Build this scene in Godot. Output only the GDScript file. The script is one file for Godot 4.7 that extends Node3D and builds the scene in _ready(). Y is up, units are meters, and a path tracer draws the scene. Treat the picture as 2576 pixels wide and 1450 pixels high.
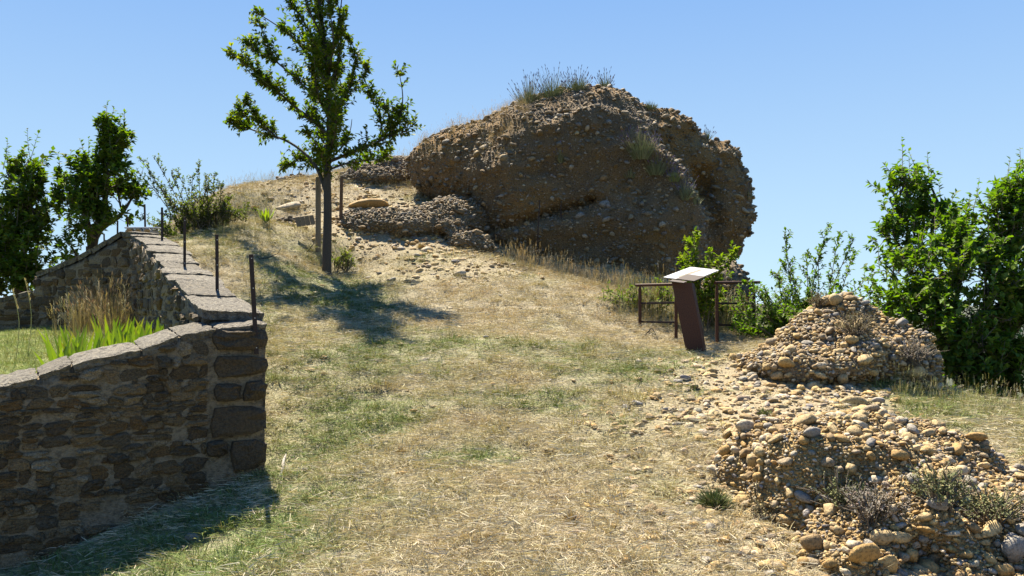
extends Node3D

# A dry hillside with a conglomerate boulder, a stone garden wall and an information panel.
# Photo places are given as X, Y in a 2576 x 1450 grid with the distance in metres; at() turns them into points of the world.

const F := 2142.0
const PITCH := 0.018672
const EYE := Vector3(0, 1.6, 0)
const BX0 := -13.0
const BX1 := 9.5
const BZ0 := -28.0
const BZ1 := 3.0

var rng := RandomNumberGenerator.new()
var used := {}
var tex := {}
var mat := {}
var n_big := FastNoiseLite.new()
var n_mid := FastNoiseLite.new()
var n_fine := FastNoiseLite.new()
var tps_p := PackedVector2Array()
var tps_w := PackedFloat64Array()
var hgrid := PackedFloat32Array()
var hw := 0
var hh := 0
const HC := 0.25
var garden := PackedVector2Array()
var cobble_mesh: Array[ArrayMesh] = []
var tilt := Basis(Vector3.RIGHT, PITCH)
var leaf_n := 0


class Geo:
	var v := PackedVector3Array()
	var n := PackedVector3Array()
	var c := PackedColorArray()
	var i := PackedInt32Array()

	func vert(p: Vector3, nn: Vector3, col: Color) -> int:
		v.append(p)
		n.append(nn)
		c.append(col)
		return v.size() - 1

	func tri(a: int, b: int, d: int) -> void:
		i.append(a)
		i.append(b)
		i.append(d)

	func quad(a: Vector3, b: Vector3, d: Vector3, e: Vector3, col: Color) -> void:
		# corners clockwise as seen from outside
		var nn := (d - a).cross(b - a).normalized()
		var k := v.size()
		for p in [a, b, d, e]:
			vert(p, nn, col)
		i.append_array(PackedInt32Array([k, k + 1, k + 2, k, k + 2, k + 3]))

	func box(t: Transform3D, s: Vector3, col := Color.WHITE, bevel := 0.0) -> void:
		var h := s * 0.5
		for ax in 3:
			for sg in [-1.0, 1.0]:
				var nrm := Vector3.ZERO
				nrm[ax] = sg
				var u := Vector3.ZERO
				var w := Vector3.ZERO
				u[(ax + 1) % 3] = 1.0
				w[(ax + 2) % 3] = sg
				var cu: float = h[(ax + 1) % 3] - bevel
				var cw: float = h[(ax + 2) % 3] - bevel
				var o: Vector3 = nrm * h[ax]
				quad(t * (o - u * cu - w * cw), t * (o - u * cu + w * cw), t * (o + u * cu + w * cw), t * (o + u * cu - w * cw), col)
		if bevel > 0.0:
			for ax in 3:
				var a1 := (ax + 1) % 3
				var a2 := (ax + 2) % 3
				for s1 in [-1.0, 1.0]:
					for s2 in [-1.0, 1.0]:
						var p := []
						for e in [-1.0, 1.0]:
							var x := Vector3.ZERO
							x[ax] = e * (h[ax] - bevel)
							var y := x
							x[a1] = s1 * h[a1]
							x[a2] = s2 * (h[a2] - bevel)
							y[a1] = s1 * (h[a1] - bevel)
							y[a2] = s2 * h[a2]
							p.append([t * x, t * y])
						if s1 * s2 > 0:
							quad(p[0][0], p[0][1], p[1][1], p[1][0], col)
						else:
							quad(p[0][1], p[0][0], p[1][0], p[1][1], col)

	func tube(pts: Array, rad: Array, col: Color, sides := 6, cap := false) -> void:
		var k0 := v.size()
		var side := Vector3.ZERO
		for k in pts.size():
			var d: Vector3
			if k == 0:
				d = pts[1] - pts[0]
			elif k == pts.size() - 1:
				d = pts[k] - pts[k - 1]
			else:
				d = pts[k + 1] - pts[k - 1]
			d = d.normalized()
			if side == Vector3.ZERO:
				side = d.cross(Vector3(0.31, 0.17, 0.93)).normalized()
			else:
				side = (side - d * side.dot(d)).normalized()
			var up := d.cross(side)
			for s in sides:
				var a := TAU * s / sides
				var nn := side * cos(a) + up * sin(a)
				vert(pts[k] + nn * rad[k], nn, col)
		for k in pts.size() - 1:
			for s in sides:
				var a := k0 + k * sides + s
				var b := k0 + k * sides + (s + 1) % sides
				tri(a, a + sides, b)
				tri(b, a + sides, b + sides)
		if cap:
			for e in [0, pts.size() - 1]:
				var dd: Vector3 = (pts[1] - pts[0]).normalized() * -1.0 if e == 0 else (pts[e] - pts[e - 1]).normalized()
				var m := vert(pts[e], dd, col)
				var r0 := v.size()
				for s in sides:
					vert(v[k0 + e * sides + s], dd, col)
				for s in sides:
					if e == 0:
						tri(m, r0 + s, r0 + (s + 1) % sides)
					else:
						tri(m, r0 + (s + 1) % sides, r0 + s)

	func leaf(p: Vector3, d: Vector3, side: Vector3, l: float, w: float, col: Color) -> void:
		# a folded pointed leaf
		var nn := side.cross(d)
		var m := p + d * (l * 0.45) + nn * (w * 0.18)
		var k := v.size()
		v.append(p)
		v.append(m - side * (w * 0.5))
		v.append(p + d * l - nn * (l * 0.12))
		v.append(m + side * (w * 0.5))
		var n1 := (nn + side * 0.35).normalized()
		var n2 := (nn - side * 0.35).normalized()
		n.append(nn)
		n.append(n1)
		n.append(nn)
		n.append(n2)
		for q in 4:
			c.append(col)
		i.append_array(PackedInt32Array([k, k + 1, k + 2, k, k + 2, k + 3]))

	func blade(p: Vector3, d: Vector3, fall: Vector3, l: float, w: float, col: Color) -> void:
		# a grass blade of two pieces that bends towards fall
		var side := d.cross(fall + Vector3(0.01, 0.02, 0.013)).normalized() * (w * 0.5)
		var m := p + d * (l * 0.55)
		var t := m + (d + fall).normalized() * (l * 0.45)
		var nn := d.cross(side).normalized()
		var k := v.size()
		v.append_array(PackedVector3Array([p - side, p + side, m - side * 0.8, m + side * 0.8, t]))
		n.append_array(PackedVector3Array([nn, nn, nn, nn, nn]))
		c.append_array(PackedColorArray([col, col, col, col, col]))
		i.append_array(PackedInt32Array([k, k + 1, k + 3, k, k + 3, k + 2, k + 2, k + 3, k + 4]))

	func smooth() -> void:
		for k in n.size():
			n[k] = Vector3.ZERO
		for k in range(0, i.size(), 3):
			var a := v[i[k]]
			var nn := (v[i[k + 2]] - a).cross(v[i[k + 1]] - a)
			n[i[k]] += nn
			n[i[k + 1]] += nn
			n[i[k + 2]] += nn
		for k in n.size():
			n[k] = n[k].normalized() if n[k].length_squared() > 1e-18 else Vector3.UP

	func mesh() -> ArrayMesh:
		var arr := []
		arr.resize(Mesh.ARRAY_MAX)
		arr[Mesh.ARRAY_VERTEX] = v
		arr[Mesh.ARRAY_NORMAL] = n
		arr[Mesh.ARRAY_COLOR] = c
		arr[Mesh.ARRAY_INDEX] = i
		var m := ArrayMesh.new()
		m.add_surface_from_arrays(Mesh.PRIMITIVE_TRIANGLES, arr)
		return m


# ------------------------------------------------------------------ small helpers

func R(a: float, b: float) -> float:
	return rng.randf_range(a, b)


func at(x: float, y: float, d: float) -> Vector3:
	return EYE + tilt * (Vector3((x - 1288.0) / F, (725.0 - y) / F, -1.0) * d)


func numbered(called: String) -> String:
	var k: int = used.get(called, -1) + 1
	used[called] = k
	return called if k == 0 else "%s_%03d" % [called, k]


func tag(o: Node, label: String, category: String, group := "", kind := "") -> Node:
	if label:
		o.set_meta("label", label)
	if category:
		o.set_meta("category", category)
	if group:
		o.set_meta("group", group)
	if kind:
		o.set_meta("kind", kind)
	return o


func thing(called: String, label: String, category: String, where := Vector3.ZERO, group := "", kind := "") -> Node3D:
	var o := Node3D.new()
	o.name = numbered(called)
	o.position = where
	add_child(o)
	tag(o, label, category, group, kind)
	return o


func part(called: String, m: Mesh, material: Material, parent: Node3D, where := Transform3D()) -> MeshInstance3D:
	var o := MeshInstance3D.new()
	o.name = called
	o.mesh = m
	o.material_override = material
	o.transform = where
	parent.add_child(o, true)
	return o


func local(g: Geo, origin: Vector3) -> Geo:
	for k in g.v.size():
		g.v[k] -= origin
	return g


func swarm(called: String, m: Mesh, material: Material, parent: Node3D, where: Array, colors: PackedColorArray) -> void:
	# countless copies as one part of kind stuff
	if where.is_empty():
		return
	var b := PackedFloat32Array()
	b.resize(where.size() * 16)
	for k in where.size():
		var t: Transform3D = where[k]
		var q := k * 16
		b[q] = t.basis.x.x
		b[q + 1] = t.basis.y.x
		b[q + 2] = t.basis.z.x
		b[q + 3] = t.origin.x
		b[q + 4] = t.basis.x.y
		b[q + 5] = t.basis.y.y
		b[q + 6] = t.basis.z.y
		b[q + 7] = t.origin.y
		b[q + 8] = t.basis.x.z
		b[q + 9] = t.basis.y.z
		b[q + 10] = t.basis.z.z
		b[q + 11] = t.origin.z
		var cc := colors[k]
		b[q + 12] = cc.r
		b[q + 13] = cc.g
		b[q + 14] = cc.b
		b[q + 15] = 1.0
	var mm := MultiMesh.new()
	mm.transform_format = MultiMesh.TRANSFORM_3D
	mm.use_colors = true
	mm.mesh = m
	mm.instance_count = where.size()
	for k in where.size():
		mm.set_instance_transform(k, where[k])
		mm.set_instance_color(k, colors[k])
	var o := MultiMeshInstance3D.new()
	o.name = called
	o.multimesh = mm
	o.material_override = material
	o.set_meta("kind", "stuff")
	parent.add_child(o, true)


func mixc(a: Color, b: Color, t: float) -> Color:
	return a.lerp(b, clampf(t, 0.0, 1.0))


func tint(c: Color, spread: float) -> Color:
	var k := 1.0 + R(-spread, spread)
	return Color(c.r * k, c.g * k * (1.0 + R(-0.04, 0.04)), c.b * k * (1.0 + R(-0.1, 0.1)))


# ------------------------------------------------------------------ textures and materials

func noise_tex(key: String, size: int, freq: float, octaves: int, stops: Array, kind := FastNoiseLite.TYPE_SIMPLEX_SMOOTH, sd := 3) -> NoiseTexture2D:
	var n := FastNoiseLite.new()
	n.noise_type = kind
	n.frequency = freq
	n.fractal_octaves = octaves
	n.fractal_gain = 0.62
	n.seed = sd
	var t := NoiseTexture2D.new()
	t.width = size
	t.height = size
	t.seamless = true
	t.noise = n
	var g := Gradient.new()
	g.offsets = PackedFloat32Array(stops.map(func(s): return s[0]))
	g.colors = PackedColorArray(stops.map(func(s): return s[1]))
	t.color_ramp = g
	tex[key] = t
	return t


func grey(x: float) -> Color:
	return Color(x, x, x)


func make_mat(key: String, c: Color, rough := 0.9, albedo := "", bump := "", scale := 1.0, bump_cm := 1.0) -> StandardMaterial3D:
	# c is a linear base colour
	var m := StandardMaterial3D.new()
	m.resource_name = key
	m.albedo_color = c.linear_to_srgb()
	m.roughness = rough
	m.vertex_color_use_as_albedo = true
	m.cull_mode = BaseMaterial3D.CULL_DISABLED
	m.uv1_triplanar = true
	m.uv1_world_triplanar = true
	m.uv1_scale = Vector3.ONE * scale
	if albedo:
		m.albedo_texture = tex[albedo]
	if bump:
		m.heightmap_enabled = true
		m.heightmap_texture = tex[bump]
		m.heightmap_scale = bump_cm
	mat[key] = m
	return m


func make_leaf(key: String, glow: Color, rough := 0.5) -> StandardMaterial3D:
	var m := StandardMaterial3D.new()
	m.resource_name = key
	m.vertex_color_use_as_albedo = true
	m.roughness = rough
	m.cull_mode = BaseMaterial3D.CULL_DISABLED
	m.backlight_enabled = true
	m.backlight = glow
	m.metallic_specular = 0.25
	mat[key] = m
	return m


func materials() -> void:
	noise_tex("soil", 512, 0.03, 5, [[0.0, grey(0.62)], [0.45, grey(0.84)], [0.62, grey(0.95)], [1.0, grey(1.0)]])
	noise_tex("soil_bump", 512, 0.05, 5, [[0.0, grey(0.0)], [1.0, grey(1.0)]])
	noise_tex("stone", 512, 0.02, 6, [[0.0, Color(0.42, 0.4, 0.36)], [0.38, Color(0.7, 0.68, 0.64)], [0.52, Color(0.9, 0.88, 0.84)], [0.66, Color(0.84, 0.82, 0.78)], [1.0, grey(1.0)]])
	noise_tex("lichen", 512, 0.035, 5, [[0.0, Color(0.36, 0.34, 0.3)], [0.42, Color(0.62, 0.58, 0.5)], [0.56, Color(0.78, 0.74, 0.66)], [0.63, Color(1.0, 1.0, 0.97)], [0.68, Color(0.6, 0.56, 0.48)], [1.0, Color(0.9, 0.72, 0.42)]], FastNoiseLite.TYPE_SIMPLEX_SMOOTH, 9)
	noise_tex("stone_bump", 512, 0.03, 6, [[0.0, grey(0.0)], [1.0, grey(1.0)]], FastNoiseLite.TYPE_SIMPLEX, 21)
	noise_tex("pebble_bump", 512, 0.045, 2, [[0.0, grey(1.0)], [1.0, grey(0.0)]], FastNoiseLite.TYPE_CELLULAR, 5)
	noise_tex("slate", 512, 0.012, 6, [[0.0, Color(0.3, 0.28, 0.26)], [0.38, Color(0.62, 0.6, 0.56)], [0.47, Color(0.95, 0.93, 0.9)], [0.55, Color(0.7, 0.68, 0.64)], [0.62, Color(0.98, 0.98, 0.96)], [0.78, Color(0.95, 0.93, 0.86)], [0.9, Color(0.85, 0.66, 0.3)], [1.0, Color(0.7, 0.5, 0.2)]], FastNoiseLite.TYPE_SIMPLEX_SMOOTH, 14)
	noise_tex("rust", 256, 0.05, 5, [[0.0, Color(0.5, 0.4, 0.36)], [0.5, Color(0.82, 0.74, 0.7)], [1.0, Color(1.0, 0.95, 0.9)]], FastNoiseLite.TYPE_SIMPLEX_SMOOTH, 31)
	noise_tex("bark", 256, 0.06, 5, [[0.0, grey(0.35)], [0.5, grey(0.75)], [1.0, grey(1.0)]], FastNoiseLite.TYPE_SIMPLEX_SMOOTH, 41)
	make_mat("ground", Color.WHITE, 1.0, "soil", "soil_bump", 1.6, 1.6)
	make_mat("matrix", Color.WHITE, 0.95, "stone", "pebble_bump", 2.6, 5.0)
	make_mat("cobble", Color.WHITE, 0.85, "stone", "stone_bump", 4.0, 0.5)
	var pal := [Color(0.501, 0.361, 0.156), Color(0.431, 0.281, 0.100), Color(0.542, 0.421, 0.221), Color(0.361, 0.290, 0.191), Color(0.312, 0.296, 0.271), Color(0.552, 0.481, 0.361), Color(0.301, 0.210, 0.100), Color(0.471, 0.361, 0.191)]
	for k in pal.size():
		make_mat("pale_%d" % k, pal[k], 0.85, "stone", "stone_bump", 4.0, 0.5)
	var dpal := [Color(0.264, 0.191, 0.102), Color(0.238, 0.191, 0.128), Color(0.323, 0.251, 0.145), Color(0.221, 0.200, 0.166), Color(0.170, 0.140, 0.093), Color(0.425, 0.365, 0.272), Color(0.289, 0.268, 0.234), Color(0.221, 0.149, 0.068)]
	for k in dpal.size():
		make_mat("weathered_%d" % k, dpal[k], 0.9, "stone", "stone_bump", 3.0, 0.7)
	make_mat("mortar", Color(0.25, 0.21, 0.15), 0.95, "stone", "soil_bump", 2.2, 1.6)
	var wpal := [Color(0.122, 0.091, 0.051), Color(0.207, 0.159, 0.091), Color(0.293, 0.226, 0.140), Color(0.146, 0.122, 0.085), Color(0.207, 0.134, 0.055), Color(0.415, 0.354, 0.262)]
	for k in wpal.size():
		make_mat("wall_%d" % k, wpal[k], 0.92, "lichen", "stone_bump", 2.6 + 0.2 * k, 1.8)
	make_mat("quoin", Color(0.105, 0.08, 0.048), 0.92, "lichen", "stone_bump", 2.2, 1.6)
	for k in 3:
		make_mat("coping_%d" % k, [Color(0.187, 0.174, 0.149), Color(0.153, 0.140, 0.116), Color(0.212, 0.200, 0.174)][k], 0.88, "slate", "stone_bump", 2.0 + 0.4 * k, 2.6)
	make_mat("rusted", Color(0.085, 0.038, 0.018), 0.75, "rust", "", 5.0).metallic = 0.15
	make_mat("dark_rust", Color(0.035, 0.022, 0.018), 0.7, "rust", "", 6.0).metallic = 0.2
	make_mat("hole", Color(0.5, 0.48, 0.45), 0.8)
	make_mat("wood", Color(0.3, 0.24, 0.16), 0.9, "bark", "bark", 5.0, 0.4)
	make_mat("red_wood", Color(0.2, 0.12, 0.065), 0.9, "bark", "bark", 5.0, 0.4)
	make_mat("bark", Color(0.1, 0.085, 0.065), 0.95, "bark", "bark", 5.0, 1.0)
	make_mat("twig", Color(0.14, 0.115, 0.085), 0.95)
	make_mat("white_board", Color(0.36, 0.37, 0.38), 0.5)
	make_mat("print", Color.WHITE, 0.45)
	make_mat("tile", Color(0.5, 0.45, 0.38), 0.85, "stone", "", 4.0)
	make_mat("driftwood", Color(0.55, 0.5, 0.42), 0.9, "bark", "bark", 6.0, 0.3)
	make_leaf("leaf", Color(0.9, 1.0, 0.25), 0.6)
	make_leaf("straw", Color(0.6, 0.55, 0.4), 0.85)
	make_leaf("iris", Color(0.75, 0.85, 0.3), 0.4)
	make_leaf("needle", Color(0.35, 0.4, 0.3), 0.8)


# ------------------------------------------------------------------ the lie of the land

func land_points() -> Array:
	var p := []
	for q in [[1288, 1450, 4.0], [400, 1450, 5.05], [700, 1430, 4.4], [72, 1430, 5.6], [458, 1255, 6.15], [680, 1190, 6.45], [1900, 1450, 4.1], [2576, 1450, 4.2], [1000, 1200, 5.9], [1400, 1200, 5.9], [1800, 1150, 6.2],
			[2300, 1120, 6.4], [2576, 1150, 6.3], [2450, 1040, 8.0], [2100, 1000, 8.0], [1700, 1000, 8.0], [1300, 1000, 8.0], [900, 1000, 8.0], [690, 900, 9.0], [1000, 870, 10.0], [1400, 870, 10.0],
			[1750, 880, 11.0], [1900, 860, 11.4], [1300, 780, 12.5], [1560, 750, 13.5], [900, 780, 12.5], [700, 780, 11.5], [822, 692, 15.0], [1050, 680, 14.8], [1240, 650, 16.0], [640, 640, 13.5],
			[470, 630, 13.2], [560, 560, 16.0], [700, 560, 18.0], [1610, 824, 12.3], [1701, 860, 12.0], [1804, 878, 11.7], [1897, 854, 12.1], [600, 488, 21.0], [750, 458, 22.0], [900, 480, 20.0], [1000, 560, 17.5], [1020, 402, 23.5], [870, 430, 22.8], [1300, 660, 17.0], [1500, 710, 16.0], [540, 500, 19.0]]:
		p.append(at(q[0], q[1], q[2]))
	for q in [[1.6, 2.9, -20], [1.0, 3.0, -25], [4.6, 0.35, -14.2], [6.5, -1.2, -18], [3.7, 1.15, -12.6], [5.3, 0.5, -8.5], [6.8, -0.7, -11], [8.5, -1.6, -9.5], [7.2, 0.0, -6], [-6.2, 2.2, -16.5], [-9.5, 1.0, -17],
			[-12, 0.6, -22], [-7, 2.8, -27], [-1, 4.4, -28], [0, -0.2, 2.5], [-4.5, -0.6, 1.5], [5, -0.05, 1.0], [-5.2, 0.7, -9.5], [-9, 0.4, -10], [-8, -0.2, -4], [5.0, -1.5, -26], [3.4, 2.0, -17.5]]:
		p.append(Vector3(q[0], q[1], q[2]))
	return p


func solve_land() -> void:
	var p := land_points()
	var n := p.size()
	var m := n + 3
	var a := []
	for r in m:
		var row := PackedFloat64Array()
		row.resize(m + 1)
		a.append(row)
	for r in n:
		tps_p.append(Vector2(p[r].x, p[r].z))
	for r in n:
		for s in n:
			var d2 := tps_p[r].distance_squared_to(tps_p[s])
			a[r][s] = 0.5 * d2 * log(d2) if d2 > 0.0 else 0.02
		a[r][n] = 1.0
		a[r][n + 1] = p[r].x
		a[r][n + 2] = p[r].z
		a[n][r] = 1.0
		a[n + 1][r] = p[r].x
		a[n + 2][r] = p[r].z
		a[r][m] = p[r].y
	for k in m:
		var best := k
		for r in range(k + 1, m):
			if absf(a[r][k]) > absf(a[best][k]):
				best = r
		var keep = a[k]
		a[k] = a[best]
		a[best] = keep
		var top: PackedFloat64Array = a[k]
		for r in range(k + 1, m):
			var row: PackedFloat64Array = a[r]
			var f := row[k] / top[k]
			if f != 0.0:
				for s in range(k, m + 1):
					row[s] -= f * top[s]
				a[r] = row
	tps_w.resize(m)
	for k in range(m - 1, -1, -1):
		var s: float = a[k][m]
		for r in range(k + 1, m):
			s -= a[k][r] * tps_w[r]
		tps_w[k] = s / a[k][k]
	hw = int((BX1 - BX0) / HC) + 1
	hh = int((BZ1 - BZ0) / HC) + 1
	hgrid.resize(hw * hh)
	for iz in hh:
		for ix in hw:
			var q := Vector2(BX0 + ix * HC, BZ0 + iz * HC)
			var s := tps_w[n] + tps_w[n + 1] * q.x + tps_w[n + 2] * q.y
			for k in n:
				var d2 := q.distance_squared_to(tps_p[k])
				if d2 > 1e-9:
					s += tps_w[k] * 0.5 * d2 * log(d2)
			hgrid[iz * hw + ix] = s


func base_y(x: float, z: float) -> float:
	var fx := clampf((x - BX0) / HC, 0.0, hw - 1.001)
	var fz := clampf((z - BZ0) / HC, 0.0, hh - 1.001)
	var ix := int(fx)
	var iz := int(fz)
	fx -= ix
	fz -= iz
	var k := iz * hw + ix
	return lerpf(lerpf(hgrid[k], hgrid[k + 1], fx), lerpf(hgrid[k + hw], hgrid[k + hw + 1], fx), fz)


func ground_y(x: float, z: float) -> float:
	var y := base_y(x, z) + n_mid.get_noise_2d(x, z) * 0.05 + n_fine.get_noise_2d(x, z) * 0.026
	var out := maxf(maxf(BX0 - x, x - BX1), maxf(BZ0 - z, z - BZ1))
	if out > 0.0:
		var far := -32.0 + 9.0 * n_big.get_noise_2d(x * 0.02, z * 0.02)
		if out > 300.0:
			far += clampf((out - 300.0) / 900.0, 0.0, 1.0) * (16.0 + 30.0 * n_big.get_noise_2d(x * 0.006, z * 0.006))
		y = lerpf(y, far, smoothstep(0.0, 45.0, out))
	return y


func lawn_y(x: float, z: float) -> float:
	return 1.0 + 0.06 * (-z - 6.0) + 0.05 * (x + 3.4) + n_mid.get_noise_2d(x, z) * 0.03


func ground_hit(x: float, y: float) -> Vector3:
	var d := 3.0
	while d < 40.0:
		var p := at(x, y, d)
		if p.y <= ground_y(p.x, p.z):
			var lo := d - 0.1
			for k in 8:
				var mid := (lo + d) * 0.5
				var q := at(x, y, mid)
				if q.y <= ground_y(q.x, q.z):
					d = mid
				else:
					lo = mid
			return at(x, y, d)
		d += 0.1
	return at(x, y, 20.0)


func in_garden(x: float, z: float) -> bool:
	return Geometry2D.is_point_in_polygon(Vector2(x, z), garden)


func blob(p: Vector2, c: Vector2, rx: float, rz: float) -> float:
	var q := (p - c) / Vector2(rx, rz)
	return clampf(1.35 - q.length(), 0.0, 1.0)


func scree(x: float, z: float) -> float:
	# how thickly loose stones cover the ground
	var p := Vector2(x, z)
	var s := 0.0
	s = maxf(s, 0.9 * blob(p, Vector2(3.0, -8.6), 1.5, 1.2))
	s = maxf(s, 0.75 * blob(p, Vector2(2.2, -7.4), 1.3, 1.1))
	s = maxf(s, blob(p, Vector2(2.6, -5.3), 1.4, 1.2))
	s = maxf(s, blob(p, Vector2(2.8, -4.05), 1.5, 0.95))
	s = maxf(s, 0.55 * blob(p, Vector2(-0.9, -15.0), 1.5, 0.9))
	s = maxf(s, blob(p, Vector2(-2.2, -17.6), 2.4, 1.7))
	s = maxf(s, 0.42 * blob(p, Vector2(-3.6, -19.6), 2.2, 1.4))
	s = maxf(s, 0.3 * blob(p, Vector2(1.4, -5.4), 0.9, 1.6))
	if x > 3.3 and z < -6.4:
		s *= clampf(1.0 - (x - 3.3) * 1.6, 0.0, 1.0)
	return clampf(s + 0.35 * n_mid.get_noise_2d(x * 1.3 + 40.0, z * 1.3) * s, 0.0, 1.0)


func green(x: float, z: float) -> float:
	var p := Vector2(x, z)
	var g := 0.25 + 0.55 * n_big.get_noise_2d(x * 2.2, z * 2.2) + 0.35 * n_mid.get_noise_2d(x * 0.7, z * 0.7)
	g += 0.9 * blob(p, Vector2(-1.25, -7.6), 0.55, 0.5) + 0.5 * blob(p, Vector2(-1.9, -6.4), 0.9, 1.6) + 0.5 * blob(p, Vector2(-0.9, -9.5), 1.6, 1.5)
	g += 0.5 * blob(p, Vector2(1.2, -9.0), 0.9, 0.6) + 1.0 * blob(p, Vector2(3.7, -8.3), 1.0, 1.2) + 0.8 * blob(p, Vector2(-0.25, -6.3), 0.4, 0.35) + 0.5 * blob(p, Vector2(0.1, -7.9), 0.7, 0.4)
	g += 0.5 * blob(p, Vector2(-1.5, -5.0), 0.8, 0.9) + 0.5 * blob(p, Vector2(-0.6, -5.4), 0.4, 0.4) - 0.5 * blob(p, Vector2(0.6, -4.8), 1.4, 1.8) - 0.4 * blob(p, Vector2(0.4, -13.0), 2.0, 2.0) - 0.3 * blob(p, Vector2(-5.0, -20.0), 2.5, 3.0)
	g += 0.9 * blob(p, Vector2(-2.9, -5.0), 1.3, 1.0) + 0.55 * blob(p, Vector2(-2.5, -12.4), 1.4, 1.4)  # greener, darker grass under the wall and tree shadows, deepening their shade by colour
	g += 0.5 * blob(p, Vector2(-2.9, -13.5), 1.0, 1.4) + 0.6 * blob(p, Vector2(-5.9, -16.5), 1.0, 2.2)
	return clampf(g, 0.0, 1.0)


func axis(lo: float, hi: float, step: float, out: float) -> PackedFloat32Array:
	var a := PackedFloat32Array()
	var s := step
	var x := lo
	var left := []
	while x > -out:
		s *= 1.28
		x -= s
		left.append(x)
	left.reverse()
	for q in left:
		a.append(q)
	x = lo
	while x < hi:
		a.append(x)
		x += step
	s = step
	while x < out:
		a.append(x)
		s *= 1.28
		x += s
	return a


func build_ground() -> void:
	var xs := axis(-11.0, 8.5, 0.125, 4500.0)
	var zs := axis(-26.0, 1.0, 0.125, 4500.0)
	var g := Geo.new()
	var w := xs.size()
	var straw := Color(0.361, 0.316, 0.202)
	var soil := Color(0.253, 0.208, 0.131)
	var pale := Color(0.353, 0.283, 0.172)
	var olive := Color(0.217, 0.226, 0.108)
	var woods := Color(0.02, 0.034, 0.016)
	for z in zs:
		for x in xs:
			var y := ground_y(x, z)
			var c := straw
			if x > BX0 - 2.0 and x < BX1 + 2.0 and z > BZ0 - 2.0 and z < BZ1 + 2.0:
				if in_garden(x, z):
					y = minf(y, lawn_y(x, z) - 0.35)
				var b := n_fine.get_noise_2d(x * 1.7, z * 1.7)
				c = mixc(straw, soil, 0.4 + 0.8 * b)
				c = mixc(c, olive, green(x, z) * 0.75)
				c = mixc(c, pale, scree(x, z))
			else:
				c = mixc(woods, Color(0.07, 0.075, 0.04), 0.35 + 1.6 * n_big.get_noise_2d(x * 0.09, z * 0.09))
			g.vert(Vector3(x, y, z), Vector3.UP, c)
	for iz in zs.size() - 1:
		for ix in w - 1:
			var k := iz * w + ix
			g.i.append_array(PackedInt32Array([k, k + 1, k + w, k + 1, k + w + 1, k + w]))
	g.smooth()
	var o := part("hillside", g.mesh(), mat.ground, self)
	tag(o, "dry grassy hillside of straw, soil and pale stones rising to the boulder", "", "", "structure")
	# the terrace behind the wall
	g = Geo.new()
	var nx := 56
	var nz := 72
	var id := {}
	for iz in nz:
		for ix in nx:
			var p := Vector2(-13.0 + ix * 0.2, -18.0 + iz * 0.2)
			var near := in_garden(p.x, p.y)
			if not near:
				continue
			id[iz * nx + ix] = g.vert(Vector3(p.x, lawn_y(p.x, p.y), p.y), Vector3.UP, mixc(Color(0.17, 0.22, 0.06), Color(0.3, 0.29, 0.13), 0.4 + n_mid.get_noise_2d(p.x, p.y)))
	for iz in nz - 1:
		for ix in nx - 1:
			var k := iz * nx + ix
			if id.has(k) and id.has(k + 1) and id.has(k + nx) and id.has(k + nx + 1):
				g.i.append_array(PackedInt32Array([id[k], id[k + 1], id[k + nx], id[k + 1], id[k + nx + 1], id[k + nx]]))
	g.smooth()
	o = part("garden_ground", g.mesh(), mat.ground, self)
	tag(o, "level green garden ground enclosed by the stone wall", "", "", "structure")


# ------------------------------------------------------------------ rocks

func make_cobbles() -> void:
	for k in 7:
		var s := SphereMesh.new()
		s.radius = 1.0
		s.height = 2.0
		s.radial_segments = 9
		s.rings = 4
		var arr := s.get_mesh_arrays()
		var g := Geo.new()
		var seen := {}
		var map := PackedInt32Array()
		var n := FastNoiseLite.new()
		n.seed = 50 + k
		n.frequency = 0.55
		var cuts := []
		for c in 5:
			cuts.append(Vector3(rng.randfn(), rng.randfn(), rng.randfn()).normalized())
		for p in arr[Mesh.ARRAY_VERTEX]:
			var key := Vector3i((p * 1000.0).round())
			if not seen.has(key):
				var q: Vector3 = p * (1.0 + 0.42 * n.get_noise_3dv(p) + R(-0.04, 0.04))
				for c in cuts:
					q -= c * maxf(0.0, q.dot(c) - 0.62)
				q = q * Vector3(1.0, 0.62 + 0.06 * (k % 3), 0.82 - 0.05 * (k % 2))
				q.y = clampf(q.y, -0.8, 0.52 + 0.03 * k)
				seen[key] = g.vert(q, Vector3.UP, Color.WHITE)
			map.append(seen[key])
		for q in arr[Mesh.ARRAY_INDEX]:
			g.i.append(map[q])
		g.smooth()
		if g.n[0].dot(g.v[0]) < 0.0:
			for q in g.n.size():
				g.n[q] = -g.n[q]
			for q in range(0, g.i.size(), 3):
				var t := g.i[q]
				g.i[q] = g.i[q + 1]
				g.i[q + 1] = t
		cobble_mesh.append(g.mesh())


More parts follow.
